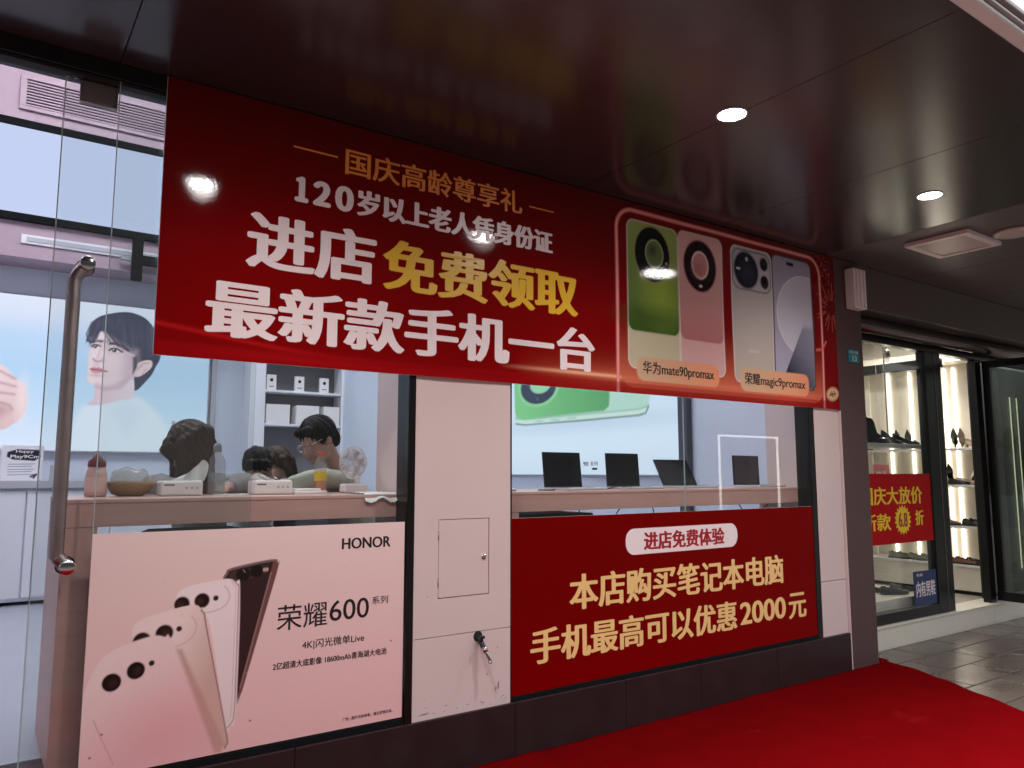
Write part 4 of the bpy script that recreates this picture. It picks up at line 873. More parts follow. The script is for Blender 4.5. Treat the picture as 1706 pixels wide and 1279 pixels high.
for r, yy in ((.083, 0), (.055, -.024), (.083, .006)):
    tube(bm, [Vector((fx, fy, fz)) + RF @ Vector((r * math.cos(k * 2 * math.pi / 36), yy, r * math.sin(k * 2 * math.pi / 36))) for k in range(37)], .0024, 6)
obj('cage', bm, M['plastic_w'], fn, True)
obj('hub', lathe(B(), [(.022, 0), (.021, .008), (.001, .010)], Vector((fx, fy, fz)) + RF @ Vector((0, -.018, 0)), 20, RF @ rotf), M['plastic_w'], fn, True)
for k in range(5):
    a = k * 2 * math.pi / 5; bm = B(); vs = []
    for i in range(6):
        r = .012 + i * .0122
        vs.append([bm.verts.new(Vector((fx, fy, fz)) + RF @ Vector((r * math.cos(a + s * (.16 + .28 * i / 5)), .004 * s + .0, r * math.sin(a + s * (.16 + .28 * i / 5))))) for s in (-1, 1)])
    for i in range(5): bm.faces.new((vs[i][0], vs[i][1], vs[i + 1][1], vs[i + 1][0]))
    obj('blade', bm, mat('fan_blade', (.60, .56, .58), .35) if k == 0 else bpy.data.materials['fan_blade'], fn, True)
# milk tea, basket, water bottle, papers
mt = thing('sauce_bottle', 'pinkish squeeze bottle with dark red lid by the door handle', 'bottle', (.43, 3.72, CT))
obj('body', lathe(B(), [(.040, 0), (.043, .01), (.042, .09), (.034, .125), (.001, .126)], (.437, 3.72, CT), 24), mat('pink_plastic', (.60, .36, .33), .35), mt, True)
obj('lid', lathe(B(), [(.036, .1262), (.034, .15), (.018, .165), (.010, .19), (.001, .192)], (.437, 3.72, CT), 24), mat('dark_red_plastic', (.20, .035, .03), .35), mt, True)
obj('wrap_label', lathe(B(), [(.0432, .02), (.0436, .022), (.0432, .08), (.043, .082)], (.437, 3.72, CT), 24), mat('label_paper', (.70, .46, .42), .5), mt, True)
bs = thing('wicker_bowl', 'round tan bowl with a clear plastic bag of snacks in it', 'bowl', (.57, 3.75, CT))
M['tan'] = mat('tan_weave', (.32, .19, .09), .6, var=.35, vscale=60, bump=.4, bscale=90)
obj('bowl', lathe(B(), [(.05, .0), (.075, .012), (.096, .05), (.098, .062), (.090, .058), (.066, .018), (.001, .014)], (.575, 3.75, CT), 32), M['tan'], bs, True)
bm = B(); ball(bm, (.575, 3.75, CT + .07), .085, (1.0, .85, .62), 3)
for v in bm.verts: v.co += Vector((math.sin(v.co.x * 90 + v.co.z * 60), math.cos(v.co.y * 80), math.sin(v.co.x * 70 - v.co.z * 110))) * .006
tag(obj('snack_bag', bm, glass_mat('film_plastic', (.85, .82, .80), veil=.25), None, True), 'crinkled clear plastic bag lying in the tan bowl', 'plastic bag')
wb = thing('water_bottle', 'clear round shouldered water flask with grey cap by the long haired woman', 'bottle', (.945, 3.76, CT))
obj('flask', lathe(B(), [(.034, 0), (.038, .006), (.038, .13), (.034, .165), (.018, .19), (.016, .20)], (.94, 3.76, CT), 26), M['pet'], wb, True)
obj('water', lathe(B(), [(.033, .002), (.0365, .008), (.0365, .10), (.001, .1005)], (.94, 3.76, CT), 26), glass_mat('water_clear', (.82, .86, .88), veil=.08), wb, True)
obj('cap', lathe(B(), [(.019, .198), (.019, .225), (.012, .24), (.001, .241)], (.94, 3.76, CT), 20), mat('cap_grey', (.30, .31, .33), .4), wb, True)
for i, (x, y, a, w, d) in enumerate(((.985, 3.66, .2, .13, .09), (1.30, 3.78, -.15, .20, .14))):
    bm = B(); bx(bm, -w / 2, w / 2, -d / 2, d / 2, 0, .004, 0, Matrix.Translation((x, y, CT)) @ Matrix.Rotation(a, 4, 'Z'))
    tag(obj('paper_sheet', bm, M['paper']), ['loose white paper lying beside the clear flask', 'loose white papers under the arm of the man with glasses'][i], 'paper')
bm = B(); n = 16; vs = []
for j in range(10):
    vs.append([bm.verts.new((1.715 - .0 + -.02 + (i / n - 1) * .17 + .0, 3.385 + j * .028 if j else 3.383, CT + .003 + .006 * abs(math.sin(i * 1.3 + j * 1.7)) - (0 if j else .035 + .012 * math.sin(i * .6)))) for i in range(n + 1)])
for j in range(9):
    for i in range(n): bm.faces.new((vs[j][i], vs[j][i + 1], vs[j + 1][i + 1], vs[j + 1][i]))
tag(obj('paper_bag', bm, M['paper'], None, True), 'crumpled pale paper bag hanging over the counter edge by the fan', 'paper bag')
tag(obj('handheld_phone', bx(B(), 1.60, 1.69, 3.85, 3.90, CT, CT + .012, .003), M['plastic_b']), 'black phone lying on the counter behind the fan', 'phone')
# things below the left counter
tag(box('black_bag', .62, 1.05, 3.46, 3.80, FZ, 1.155, M['cloth_dark'], None, .04), 'tall black bag standing under the left counter', 'bag')
tag(box('white_carton', 1.09, 1.19, 3.45, 3.75, FZ, 1.15, M['paper'], None, .004), 'tall white carton standing under the left counter beside the black bag', 'carton')

# ------------------------------------------------------------------ people
def capsule_mesh(name, caps, voxel, m, parent=None, balls=(), smooth=4):
    bm = B()
    for p, q, r0, r1 in caps:
        t = bmesh.new()
        for c, r in ((p, r0), (q, r1)): bmesh.ops.create_icosphere(t, subdivisions=2, radius=r, matrix=Matrix.Translation(c))
        bmesh.ops.convex_hull(t, input=t.verts[:], use_existing_faces=False)
        bmesh.ops.delete(t, geom=[v for v in t.verts if not v.link_faces], context='VERTS')
        loose = [f for f in t.faces]; merge(bm, t)
    for c, r, sc, rot in balls: ball(bm, c, r, sc, 3, rot)
    me = bpy.data.meshes.new(name); bm.to_mesh(me); bm.free()
    o = bpy.data.objects.new(name, me); C.objects.link(o)
    md = o.modifiers.new('r', 'REMESH'); md.mode = 'VOXEL'; md.voxel_size = voxel; md.use_smooth_shade = True
    sm = o.modifiers.new('s', 'SMOOTH'); sm.iterations = smooth; sm.factor = .5
    dg = bpy.context.evaluated_depsgraph_get(); dg.update()
    me2 = bpy.data.meshes.new_from_object(o.evaluated_get(dg)); me2.name = name
    bpy.data.objects.remove(o); bpy.data.meshes.remove(me)
    me2.materials.clear(); me2.polygons.foreach_set('use_smooth', [True] * len(me2.polygons))
    return link(name, me2, m, parent)
def vv(*a): return Vector(a)
def person(label, pel, chest, neck, head, look, upv, shl, shr, ell_, elr, hal, har, face_xy, top_mat, hair_mat, hair='short', k=1., glasses=False, female=False, collar=None):
    t = thing('person', label, 'person', (pel[0], pel[1], FZ))
    pel, chest, neck, head, shl, shr, ell_, elr, hal, har = [vv(*p) for p in (pel, chest, neck, head, shl, shr, ell_, elr, hal, har)]
    look = vv(*look).normalized(); upv = vv(*upv); upv = (upv - look * upv.dot(look)).normalized(); side = look.cross(upv)   # side = the person's right
    rot = Matrix((side, look, upv)).transposed()
    H = lambda a, b, c: head + rot @ (vv(a, b, c) * k)
    fx = vv(face_xy[0], face_xy[1], 0).normalized(); sx = vv(fx.y, -fx.x, 0)
    hip = [pel + sx * .09 * k, pel - sx * .09 * k]; knee = [h + fx * .40 * k + vv(0, 0, .0) for h in hip]; foot = [vv(q.x - fx.x * .05, q.y - fx.y * .05, max(FZ + .20, pel.z - .48 * k)) for q in knee]
    caps = [(pel, chest, .125 * k, .12 * k), (chest, neck, .10 * k, .055 * k), (neck, H(0, -.02, -.07), .05 * k, .047 * k)]
    for s, e, h in ((shl, ell_, hal), (shr, elr, har)):
        caps += [(chest + (s - chest) * .3, s, .085 * k, .055 * k), (s, e, .050 * k, .040 * k), (e, h, .038 * k, .026 * k)]
        d = (h - e).normalized(); sd_ = d.cross(vv(0, 0, 1)).normalized(); palm = h + d * .05 * k; caps.append((h, palm, .026 * k, .028 * k))
        for f in range(4):
            b0 = palm + sd_ * (f - 1.5) * .019 * k; L = (.062, .072, .068, .052)[f] * k
            mid = b0 + d * L * .55; caps += [(b0, mid, .0100 * k, .0095 * k), (mid, mid + d * L * .35 + vv(0, 0, -.016 * k), .0095 * k, .0085 * k)]
        tb = h + d * .012 * k + sd_ * .026 * k; caps.append((tb, tb + (d * .7 + sd_ * .6).normalized() * .05 * k, .0115 * k, .0095 * k))
    for h, q, f in zip(hip, knee, foot): caps += [(h, q, .085 * k, .062 * k), (q, f, .058 * k, .04 * k), (f, f + fx * .14 * k + vv(0, 0, -.04), .04 * k, .032 * k)]
    caps += [(H(0, .05, -.075), H(0, .082, -.088), .035 * k, .026 * k), (H(0, .088, -.01), H(0, .104, -.035), .010 * k, .015 * k), (H(.03, .07, -.04), H(-.03, .07, -.04), .04 * k, .04 * k),
             (H(0, .088, -.066), H(0, .092, -.066), .016 * k, .014 * k), (H(.03, .085, .02), H(-.03, .085, .02), .012 * k, .012 * k)]
    balls = [(H(0, -.005, .02), .092 * k, (.86, 1.07, 1.06), rot), (H(0, .03, -.04), .072 * k, (.86, 1.0, 1.1), rot)] + [(H(s * .079, -.005, -.015), .026 * k, (.4, .75, 1.1), rot) for s in (-1, 1)]
    body = capsule_mesh('body', caps, .0085 * max(k, .8), M['skin'], t, balls, 3)
    for s in (-1, 1):
        e = obj('eye', ball(B(), H(s * .031, .082, .0), .0105 * k, (1.3, .7, .6), 2, rot), M['plastic_b'], body, True)
    obj('mouth', ball(B(), H(0, .103, -.066), .012 * k, (1.6, .35, .35), 2, rot), mat('lips', (.36, .13, .11), .5), body, True)
    # hair
    hb = [(H(0, -.016, .036), .100 * k, (.92, 1.06, 1.0), rot), (H(0, .030, .074), .046 * k, (1.3, .85, .62), rot), (H(0, -.07, -.02), .064 * k, (1.1, .7, 1.0), rot)]
    hc = [(H(s * .074, -.01, .03), H(s * .078, .012, .0), .022 * k, .010 * k) for s in (-1, 1)] + [(H(.045, .070, .078), H(-.045, .066, .082), .022 * k, .024 * k)]
    if hair == 'long':
        for s in (-1, 1):
            for a in range(4): hc.append((H(s * .075, .03 - a * .035, .04), head + vv(-.02, 0, 0) + rot @ vv(s * (.095 + .012 * a), .06 - a * .045, -.02) * k + vv(0, 0, -.20 - .02 * a), .032 * k, .022 * k))
        hc += [(H(x, -.085, .02), head + rot @ vv(x * 1.4, -.10, 0) * k + vv(0, 0, -.30), .045 * k, .03 * k) for x in (-.05, 0, .05)]
        hc += [(H(.06, .09, .06), H(.088, .075, -.10), .024 * k, .018 * k), (H(-.06, .09, .06), H(-.088, .075, -.10), .024 * k, .018 * k)]
    if hair == 'bob': hc += [(H(s * .085, a, .04), H(s * .09, a, -.085), .026 * k, .020 * k) for s in (-1, 1) for a in (.0, -.04)] + [(H(x, -.085, .0), H(x, -.088, -.09), .035 * k, .026 * k) for x in (-.05, 0, .05)]
    if hair == 'fringe': hc += [(H(x, .070, .075), H(x * 1.15, .096, .045), .024 * k, .012 * k) for x in (-.06, -.035, -.01, .015, .04, .06)]
    hm = capsule_mesh('hair', hc, .006, hair_mat, body, hb, 2)
    from mathutils import noise
    for v in hm.data.vertices:
        p = v.co - head; q = rot.transposed() @ p; a = math.atan2(q.x, q.y)
        n_ = noise.noise(Vector((a * 9, q.z * 5 / k, 3.1 + q.y * 8))) + .6 * noise.noise(Vector((a * 22, q.z * 7 / k, 9.7)))
        v.co += p.normalized() * n_ * .0065 * k
    hm.data.update(); from mathutils.bvhtree import BVHTree
    tree = BVHTree.FromPolygons([v.co.copy() for v in hm.data.vertices], [tuple(p.vertices) for p in hm.data.polygons])
    bs_ = B(); rnd = random.Random(len(label)); vs_ = hm.data.vertices; crown = head + rot @ vv(0, -.035, .10) * k
    for q in range(420 if hair == 'long' else 300):
        v = vs_[rnd.randrange(len(vs_))]; p = v.co.copy(); nrm = v.normal.copy(); P = []
        for st in range(9):
            P.append(p + nrm * (.0012 + .0022 * rnd.random() if st else .0))
            d = (p - crown).normalized() + (vv(0, 0, -1.4) if hair in ('long', 'bob') else rot @ vv(0, .25, -.35)); d = d - nrm * d.dot(nrm)
            if d.length < 1e-4: break
            loc, nr, _, _ = tree.find_nearest(p + d.normalized() * .012 * k)
            if loc is None: break
            p, nrm = loc, nr
        if len(P) > 4: tube(bs_, P, .0011, 4)
    st_ = obj('hair_strands', bs_, hair_mat, body, True); st_['kind'] = 'stuff'
    # clothing
    cc = [(pel, chest, .142 * k, .137 * k), (chest, neck - vv(0, 0, .04 * k), .118 * k, .072 * k)]
    for s, e, h in ((shl, ell_, hal), (shr, elr, har)):
        w = e + (h - e) * .9; cc += [(chest + (s - chest) * .3, s, .10 * k, .070 * k), (s, e, .064 * k, .054 * k), (e, w, .053 * k, .040 * k)]
    top = capsule_mesh('top', cc, .011, top_mat, body, (), 3)
    from mathutils import noise as nz
    for v in top.data.vertices:
        w_ = nz.noise(Vector((v.co.x * 16, v.co.y * 16, v.co.z * 9 + len(label)))); w2 = 1 - abs(nz.noise(Vector((v.co.x * 9 + 3, v.co.y * 9, v.co.z * 14)))) * 2
        v.co += v.normal * (.005 * w_ + .006 * max(0, w2 - .45))
    if collar:
        bm = B()
        for j in range(14):
            a = 2 * math.pi * j / 14; b = 2 * math.pi * (j + 1) / 14
            f = lambda t_, r, z: neck + sx * math.cos(t_) * r * k + fx * math.sin(t_) * r * k + vv(0, 0, z * k)
            bm.faces.new([bm.verts.new(p) for p in (f(a, .075, -.045), f(b, .075, -.045), f(b, .063, .012), f(a, .063, .012))])
        bmesh.ops.remove_doubles(bm, verts=bm.verts[:], dist=1e-4); obj('collar', bm, collar, body, True)
    tr = [(pel, pel + vv(0, 0, .08), .138 * k, .13 * k)]
    for h, q, f in zip(hip, knee, foot): tr += [(h, q, .098 * k, .074 * k), (q, f, .070 * k, .056 * k)]
    capsule_mesh('trousers', tr, .014, M['trouser'], body, (), 3)
    if glasses:
        bm = B()
        for s in (-1, 1):
            tube(bm, [H(s * .034 + .024 * math.cos(a), .106, .002 + .020 * math.sin(a)) for a in np.linspace(0, 2 * math.pi, 17)], .0022, 5)
            tube(bm, [H(s * .058, .104, .004), H(s * .076, .05, .008), H(s * .082, -.005, .002)], .0022, 5)
        tube(bm, [H(-.010, .107, .004), H(.010, .107, .004)], .002, 5)
        obj('glasses', bm, M['chrome'], body, True)
    # stool to sit on
    stl = thing('bar_stool', 'grey round stool under ' + label.split(' with ')[0].split(' bending')[0].split(' in ')[0] + ' ' + str('by the counter'), 'stool', (pel.x, pel.y, FZ))
    stl['label'] = STOOL[len([o for o in bpy.data.objects if o.name.startswith('bar_stool')]) - 1]; stl['group'] = 'stools behind the left counter'
    zs = pel.z - .105 * k
    obj('seat', lathe(B(), [(.15, zs - .05), (.17, zs - .04), (.17, zs - .01), (.15, zs), (.001, zs)], (pel.x, pel.y, 0), 24), M['cloth_dark'], stl, True)
    obj('post', cyl(B(), (pel.x, pel.y, FZ + .02), (pel.x, pel.y, zs - .05), .025), M['chrome'], stl, True)
    obj('foot_plate', lathe(B(), [(.20, 0), (.20, .012), (.03, .03), (.001, .031)], (pel.x, pel.y, FZ), 28), M['chrome'], stl, True)
    return t
STOOL = ['stool under the man with glasses', 'stool under the long haired woman', 'stool under the child with short black hair', 'stool under the child with brown bobbed hair']
person('man with short black hair and glasses leaning over the counter in a pale green jacket',
       (1.94, 4.42, .98), (1.80, 4.24, 1.22), (1.700, 4.15, 1.405), (1.560, 4.10, 1.585), (-.86, -.25, -.50), (-.4, 0, .9),
       (1.70, 4.03, 1.345), (1.79, 4.36, 1.33), (1.50, 3.90, 1.375), (1.62, 4.42, 1.32), (1.33, 3.86, 1.345), (1.40, 4.25, 1.33), (-.7, -.6), M['jacket'], M['hair'], 'short', 1.0, True, collar=M['cloth_white'])
person('woman with long brown hair bending her head over the counter',
       (1.10, 4.62, .97), (1.00, 4.36, 1.20), (.945, 4.22, 1.385), (.885, 4.06, 1.530), (-.80, -.02, -.60), (-.5, .1, .85),
       (.80, 4.30, 1.33), (1.13, 4.32, 1.33), (.72, 4.05, 1.34), (1.16, 4.06, 1.35), (.80, 3.88, 1.335), (1.04, 3.90, 1.335), (-.1, -1), M['cloth_grey'], M['hair_brown'], 'long', 1.0, False, True)
person('child with short black hair resting a cheek on one hand',
       (1.42, 4.86, .90), (1.40, 4.70, 1.12), (1.375, 4.58, 1.30), (1.335, 4.47, 1.435), (-.15, -.80, -.52), (0, -.3, .9),
       (1.29, 4.66, 1.25), (1.49, 4.62, 1.25), (1.22, 4.48, 1.20), (1.46, 4.42, 1.26), (1.27, 4.42, 1.33), (1.405, 4.40, 1.36), (-.1, -1), M['cloth_white'], M['hair'], 'fringe', .86)
person('child with brown bobbed hair leaning in from behind',
       (1.66, 5.10, .90), (1.62, 4.92, 1.12), (1.57, 4.80, 1.31), (1.525, 4.70, 1.450), (-.85, -.35, -.40), (-.2, 0, .9),
       (1.58, 4.76, 1.26), (1.66, 4.98, 1.26), (1.48, 4.62, 1.18), (1.56, 4.9, 1.12), (1.42, 4.58, 1.22), (1.46, 4.8, 1.08), (-.8, -.6), M['cloth_dark'], M['hair_brown'], 'bob', .86)

# ------------------------------------------------------------------ shoe shop
SF = .17
bw = thing('shoe_shop_header', 'dark brown wall band above the shoe shop glass', 'wall', (7.5, 3.3, 2.66))
obj('wall', bx(B(), 5.600, 12, 3.29, 3.60, 2.69, 3.028, .004), M['ceil_matte'], bw)
bm = B()
for k in range(10):
    pass
rol = thing('roller_housing', 'rounded metal shutter housing above the shoe shop door', 'shutter housing', (7.2, 3.45, 2.6))
obj('tube', cyl(B(), (5.602, 3.46, 2.62), (12, 3.46, 2.62), .068, seg=32), mat('housing_metal', (.12, .10, .10), .2, metal=.8, var=.1, vscale=4), rol, True)
obj('end_cap', cyl(B(), (5.598, 3.46, 2.62), (5.6015, 3.46, 2.62), .072, seg=32), M['black'], rol)
stp = thing('shoe_shop_step', 'white tiled step in front of the shoe shop', 'step', (7.5, 3.5, 0))
for k in range(8):
    a = 5.60 + k * .80; obj('tile', bx(B(), a + .001, a + .799, 3.505, 3.545, -.01, SF - .012, .002), M['cream2'], stp)
obj('slab', bx(B(), 5.60, 12, 3.497, 3.72, SF - .0115, SF + .004, .003), M['cream2'], stp)
struct('shoe_shop_floor', bx(B(), 5.60, 12, 3.7205, 8.2, SF - .05, SF), mat('cream_floor', (.52, .46, .38), .2, var=.06))
GYS = 3.56
fr = thing('shoe_shop_window', 'black framed shoe shop window next to the grey pillar', 'window', (6.4, GYS, SF))
obj('head_frame', bx(B(), 5.60, 12, GYS - .03, GYS + .05, 2.505, 2.60, .004), M['black'], fr)
obj('sill_frame', bx(B(), 5.60, 7.04, GYS - .03, GYS + .05, SF + .005, .262, .004), M['black'], fr)
obj('jamb', bx(B(), 7.04, 7.20, GYS - .03, GYS + .05, SF + .005, 2.504, .004), M['black'], fr)
obj('pane', bx(B(), 5.61, 7.039, GYS - .005, GYS + .005, .263, 2.504), M['glass'], fr)
obj('seal_strip', bx(B(), 7.203, 7.211, GYS - .034, GYS - .02, SF + .02, 2.50, .001), M['steel'], fr)
dfm = thing('shoe_shop_door_frame', 'black door posts either side of the open shoe shop entrance', 'door frame', (7.7, GYS, SF))
obj('post', bx(B(), 7.215, 7.335, GYS - .025, GYS + .045, SF + .005, 2.504, .004), M['black'], dfm)
obj('post', bx(B(), 8.02, 8.13, GYS - .025, GYS + .045, SF + .005, 2.504, .004), M['black'], dfm)
lf = thing('open_glass_door', 'black framed glass door of the shoe shop swung open', 'door', (8.15, 3.5, SF))
y0, y1 = 2.66, 3.53
for a in ((y0, y1, SF + .02, .275), (y0, y1, 2.43, 2.50), (y0, y0 + .07, .276, 2.429), (y1 - .07, y1, .276, 2.429)): obj('frame_rail', bx(B(), 8.145, 8.195, a[0], a[1], a[2], a[3], .003), M['black'], lf)
obj('pane', bx(B(), 8.166, 8.176, y0 + .0705, y1 - .0705, .2765, 2.4285), glass_mat('tinted_glass', (.70, .74, .71), veil=.01), lf)
obj('pull_handle', tube(B(), [(8.13, 2.78, 1.0), (8.10, 2.78, 1.0), (8.10, 2.78, 1.5), (8.13, 2.78, 1.5)], .012, 10), M['steel'], lf, True)
side = thing('shoe_shop_side_front', 'dark glazed shopfront panel right of the shoe shop door', 'window', (9.2, GYS, SF))
obj('pane', bx(B(), 8.131, 9.6, GYS, GYS + .01, SF + .005, 2.504), glass_mat('dark_glass', (.62, .66, .62), veil=.01), side); obj('jamb', bx(B(), 9.6, 9.75, GYS - .02, GYS + .05, SF + .005, 2.504, .004), M['black'], side); obj('panel', bx(B(), 9.751, 12, GYS - .01, GYS + .05, SF + .005, 2.504), M['greywall'], side)
obj('backing', bx(B(), 8.14, 9.59, GYS + .09, GYS + .11, SF + .02, 2.50), mat('dark_green_panel', (.012, .016, .011), .4), side)
LEDD = emis('led_dim', (1.0, .93, .72), 1.0)
for x in (8.98, 9.14): obj('led_strip', bx(B(), x, x + .006, GYS + .075, GYS + .085, SF + .25, 2.2), LEDD, side)
obj('reflection_strip', bx(B(), 8.50, 8.70, GYS + .06, GYS + .07, SF + .02, 2.45), M['whitewall'], side)  # pale strip set behind the pane in place of a reflection
# interior shell
SX = 8.72
sbk = thing('shoe_shop_rear_wall', 'pale green rear wall inside the shoe shop', 'wall', (7.5, 6.2, SF)); obj('wall', bx(B(), 5.60, 12, 6.2, 6.4, SF, 2.95), M['cream2'], sbk)
swl = thing('shoe_shop_side_wall', 'cream side wall with lit shelving in the shoe shop', 'wall', (SX, 5, SF)); obj('wall', bx(B(), SX, SX + .1, 3.72, 6.199, SF, 2.95), M['cream'], swl)
sil = struct('shoe_shop_ceiling', bx(B(), 5.60, 12, 3.602, 6.4, 2.951, 3.0), M['whitewall'])
shel = thing('shoe_shelving', 'lit wall shelving with shoes along the shoe shop side wall', 'shelving', (8.6, 4.6, SF))
for z in (.47, .86, 1.28, 1.66): obj('shelf', bx(B(), 8.36, SX - .001, 3.74, 6.1, z - .025, z, .003), M['shelfglass'], shel)
obj('base_cabinet', bx(B(), 8.38, SX - .001, 3.74, 6.1, SF + .04, .4445, .003), M['cream2'], shel); obj('kick', bx(B(), 8.42, SX - .001, 3.74, 6.1, SF, SF + .0395), M['black'], shel)
for y in (4.07, 4.17, 4.55, 4.80, 5.3, 5.5): obj('led_strip', bx(B(), SX - .02, SX - .001, y - .007, y + .007, .475, 2.54), M['led'], shel)
for y in (3.80, 4.33, 5.05): obj('upright', bx(B(), SX - .035, SX - .001, y - .025, y + .025, .4705, 2.58, .003), M['cream2'], shel)
obj('pelmet', bx(B(), 8.45, SX - .001, 3.74, 6.1, 2.58, 2.70, .003), M['cream2'], shel)
obj('black_post', bx(B(), 8.05, 8.15, 4.95, 5.05, SF, 2.60, .003), M['black'], shel); obj('black_rail', bx(B(), 8.06, 8.14, 3.9, 4.949, 2.48, 2.58, .003), M['black'], shel)
SLAMP = emis('shoe_lamp', (1.0, .95, .88), 92.)
for i, (x, y) in enumerate(((8.0, 4.65), (6.6, 5.3), (7.4, 3.95), (8.2, 3.95), (10.3, 4.6))):
    t = downlight(x, y, 2.95, .07, ['lit round downlight in the shoe shop ceiling near the side wall', 'lit round downlight deeper in the shoe shop ceiling', 'lit round downlight over the shoe shop window display', 'lit round downlight just inside the shoe shop door', 'lit round downlight behind the dark shopfront panel'][i], SLAMP)
pn = thing('pendant_lamp', 'small clear pendant lamp hanging in the shoe shop window', 'pendant lamp', (7.35, 4.05, 2.4))
obj('cord', cyl(B(), (7.35, 4.05, 2.62), (7.35, 4.05, 2.95), .005, seg=8), M['plastic_b'], pn); obj('shade', lathe(B(), [(.018, 2.62), (.03, 2.60), (.035, 2.54), (.03, 2.535)], (7.35, 4.05, 0), 18), M['chrome'], pn, True); obj('bulb', ball(B(), (7.35, 4.05, 2.515), .024, (1, 1, 1.2), 2), M['pet'], pn, True)

# window display: glass shelf and white platform
dp = thing('display_platform', 'white display platform with a raised block in the shoe shop window', 'platform', (6.7, 4.1, SF))
obj('platform', bx(B(), 5.9, 7.25, 3.66, 4.30, SF, .33, .004), M['cream2'], dp); obj('block', bx(B(), 5.9, 6.95, 4.10, 4.30, .3305, .66, .004), M['cream2'], dp)
gs = thing('glass_display_shelf', 'pale shelf holding black shoes high in the shoe shop window', 'shelf', (6.8, 3.95, 1.63))
obj('board', bx(B(), 5.8, 7.36, 3.72, 4.02, 1.625, 1.665, .003), M['shelfglass'], gs)
for x in (5.9, 7.2): obj('hanger', cyl(B(), (x, 4.0, 1.665), (x, 4.0, 2.95), .006, seg=8), M['steel'], gs)

def shoe_mesh(kind, m):
    # loft along the length: x forward, z up; returns upper and sole meshes
    L = .25; n = 15; bm = B(); rings = []
    for i in range(n):
        u = i / (n - 1); x = (u - .42) * L
        w = .040 * (math.sin(math.pi * min(1, u * .93 + .07)) ** .45) * (1.0 - .22 * math.exp(-((u - .38) / .13) ** 2)); w = max(w, .006)
        if kind in ('pump', 'heel'): w *= .82 * (1 - .55 * max(0, u - .75) / .25)
        heel = {'pump': .055, 'heel': .075, 'loafer': .012, 'boot': .03}[kind]
        base = .008 + heel * max(0, 1 - u / .62) ** 1.2 if kind != 'loafer' else .012
        top = {'loafer': .062, 'pump': .050, 'heel': .048, 'boot': .21}[kind]
        h = top if u < .30 else (top - (top - .026) * min(1, (u - .30) / .5) if kind != 'boot' else max(.045, top - (top - .05) * min(1, (u - .34) / .16)))
        if u > .9: h *= .62
        r = []
        for k in range(13):
            a = -.25 + 1.5 * k / 12; a = math.pi * (k / 12)
            cz = math.sin(a) ** .7 if k not in (0, 12) else 0
            r.append(bm.verts.new((x, w * math.cos(a) * (1.0 if cz < .6 else 1.0), base + h * cz)))
        rings.append(r)
    for i in range(n - 1):
        for k in range(12):
            if kind != 'boot' and 3 <= i + 1 <= 8 and 3 <= k <= 8 and i >= 1: continue     # foot opening
            bm.faces.new((rings[i][k], rings[i][k + 1], rings[i + 1][k + 1], rings[i + 1][k]))
    for r in (rings[0], rings[-1]):
        try: bm.faces.new(r)
        except ValueError: pass
    up_ = bpy.data.meshes.new('upper'); bmesh.ops.recalc_face_normals(bm, faces=bm.faces[:]); bm.to_mesh(up_); bm.free(); up_.materials.append(m)
    up_.polygons.foreach_set('use_smooth', [True] * len(up_.polygons))
    bm = B(); ra = []; rb = []
    for i in range(n):
        u = i / (n - 1); x = (u - .42) * L; w = .042 * (math.sin(math.pi * min(1, u * .93 + .07)) ** .45) * (1.0 - .22 * math.exp(-((u - .38) / .13) ** 2)); w = max(w, .006)
        if kind in ('pump', 'heel'): w *= .82 * (1 - .55 * max(0, u - .75) / .25)
        heel = {'pump': .055, 'heel': .075, 'loafer': .012, 'boot': .03}[kind]
        base = .008 + heel * max(0, 1 - u / .62) ** 1.2 if kind != 'loafer' else .012
        ra.append([bm.verts.new((x, s * w, base + .001)) for s in (-1, 1)]); rb.append([bm.verts.new((x, s * w, base - .0075 if kind != 'loafer' else 0)) for s in (-1, 1)])
    for i in range(n - 1):
        bm.faces.new((ra[i][0], ra[i][1], ra[i + 1][1], ra[i + 1][0])); bm.faces.new((rb[i][0], rb[i + 1][0], rb[i + 1][1], rb[i][1]))
        for s in (0, 1): bm.faces.new((ra[i][s], ra[i + 1][s], rb[i + 1][s], rb[i][s]))
    bm.faces.new((ra[0][0], rb[0][0], rb[0][1], ra[0][1])); bm.faces.new((ra[-1][0], ra[-1][1], rb[-1][1], rb[-1][0]))
    if kind in ('pump', 'heel'): cyl(bm, (-.088, 0, .0), (-.082, 0, .06), .007 if kind == 'heel' else .014, .018, 12)
    if kind == 'boot': bx(bm, -.105, -.045, -.026, .026, 0, .03, .003)
    if kind == 'loafer': bx(bm, -.105, -.03, -.030, .030, 0, .011, .002)
    so_ = bpy.data.meshes.new('sole'); bmesh.ops.recalc_face_normals(bm, faces=bm.faces[:]); bm.to_mesh(so_); bm.free(); so_.materials.append(M['shin'] if m in (M['sh_nude'],) else M['sh_black'])
    return up_, so_
SH = {}
def shoe(kind, mk, x, y, z, rz, label, group='shoes on show in the shoe shop', pitch=0.):
    key = (kind, mk)
    if key not in SH: SH[key] = shoe_mesh(kind, M[mk])
    t = thing('shoe', label, 'shoe', (x, y, z), rz, group); t.rotation_euler = (0, pitch, rz)
    for nm, me in zip(('upper', 'sole'), SH[key]): link(nm, me, None, t, True)
    return t
W_ = R(180)
shoe('boot', 'sh_black', 6.70, 3.84, 1.6655, R(-20), 'tall black boot on the window shelf against the grey pillar')
shoe('boot', 'sh_black', 6.80, 3.94, 1.6655, R(10), 'tall black boot behind the first one on the window shelf')
shoe('heel', 'sh_black', 6.93, 3.82, 1.6655, R(-15), 'black high heel between the boots and the large pump on the window shelf')
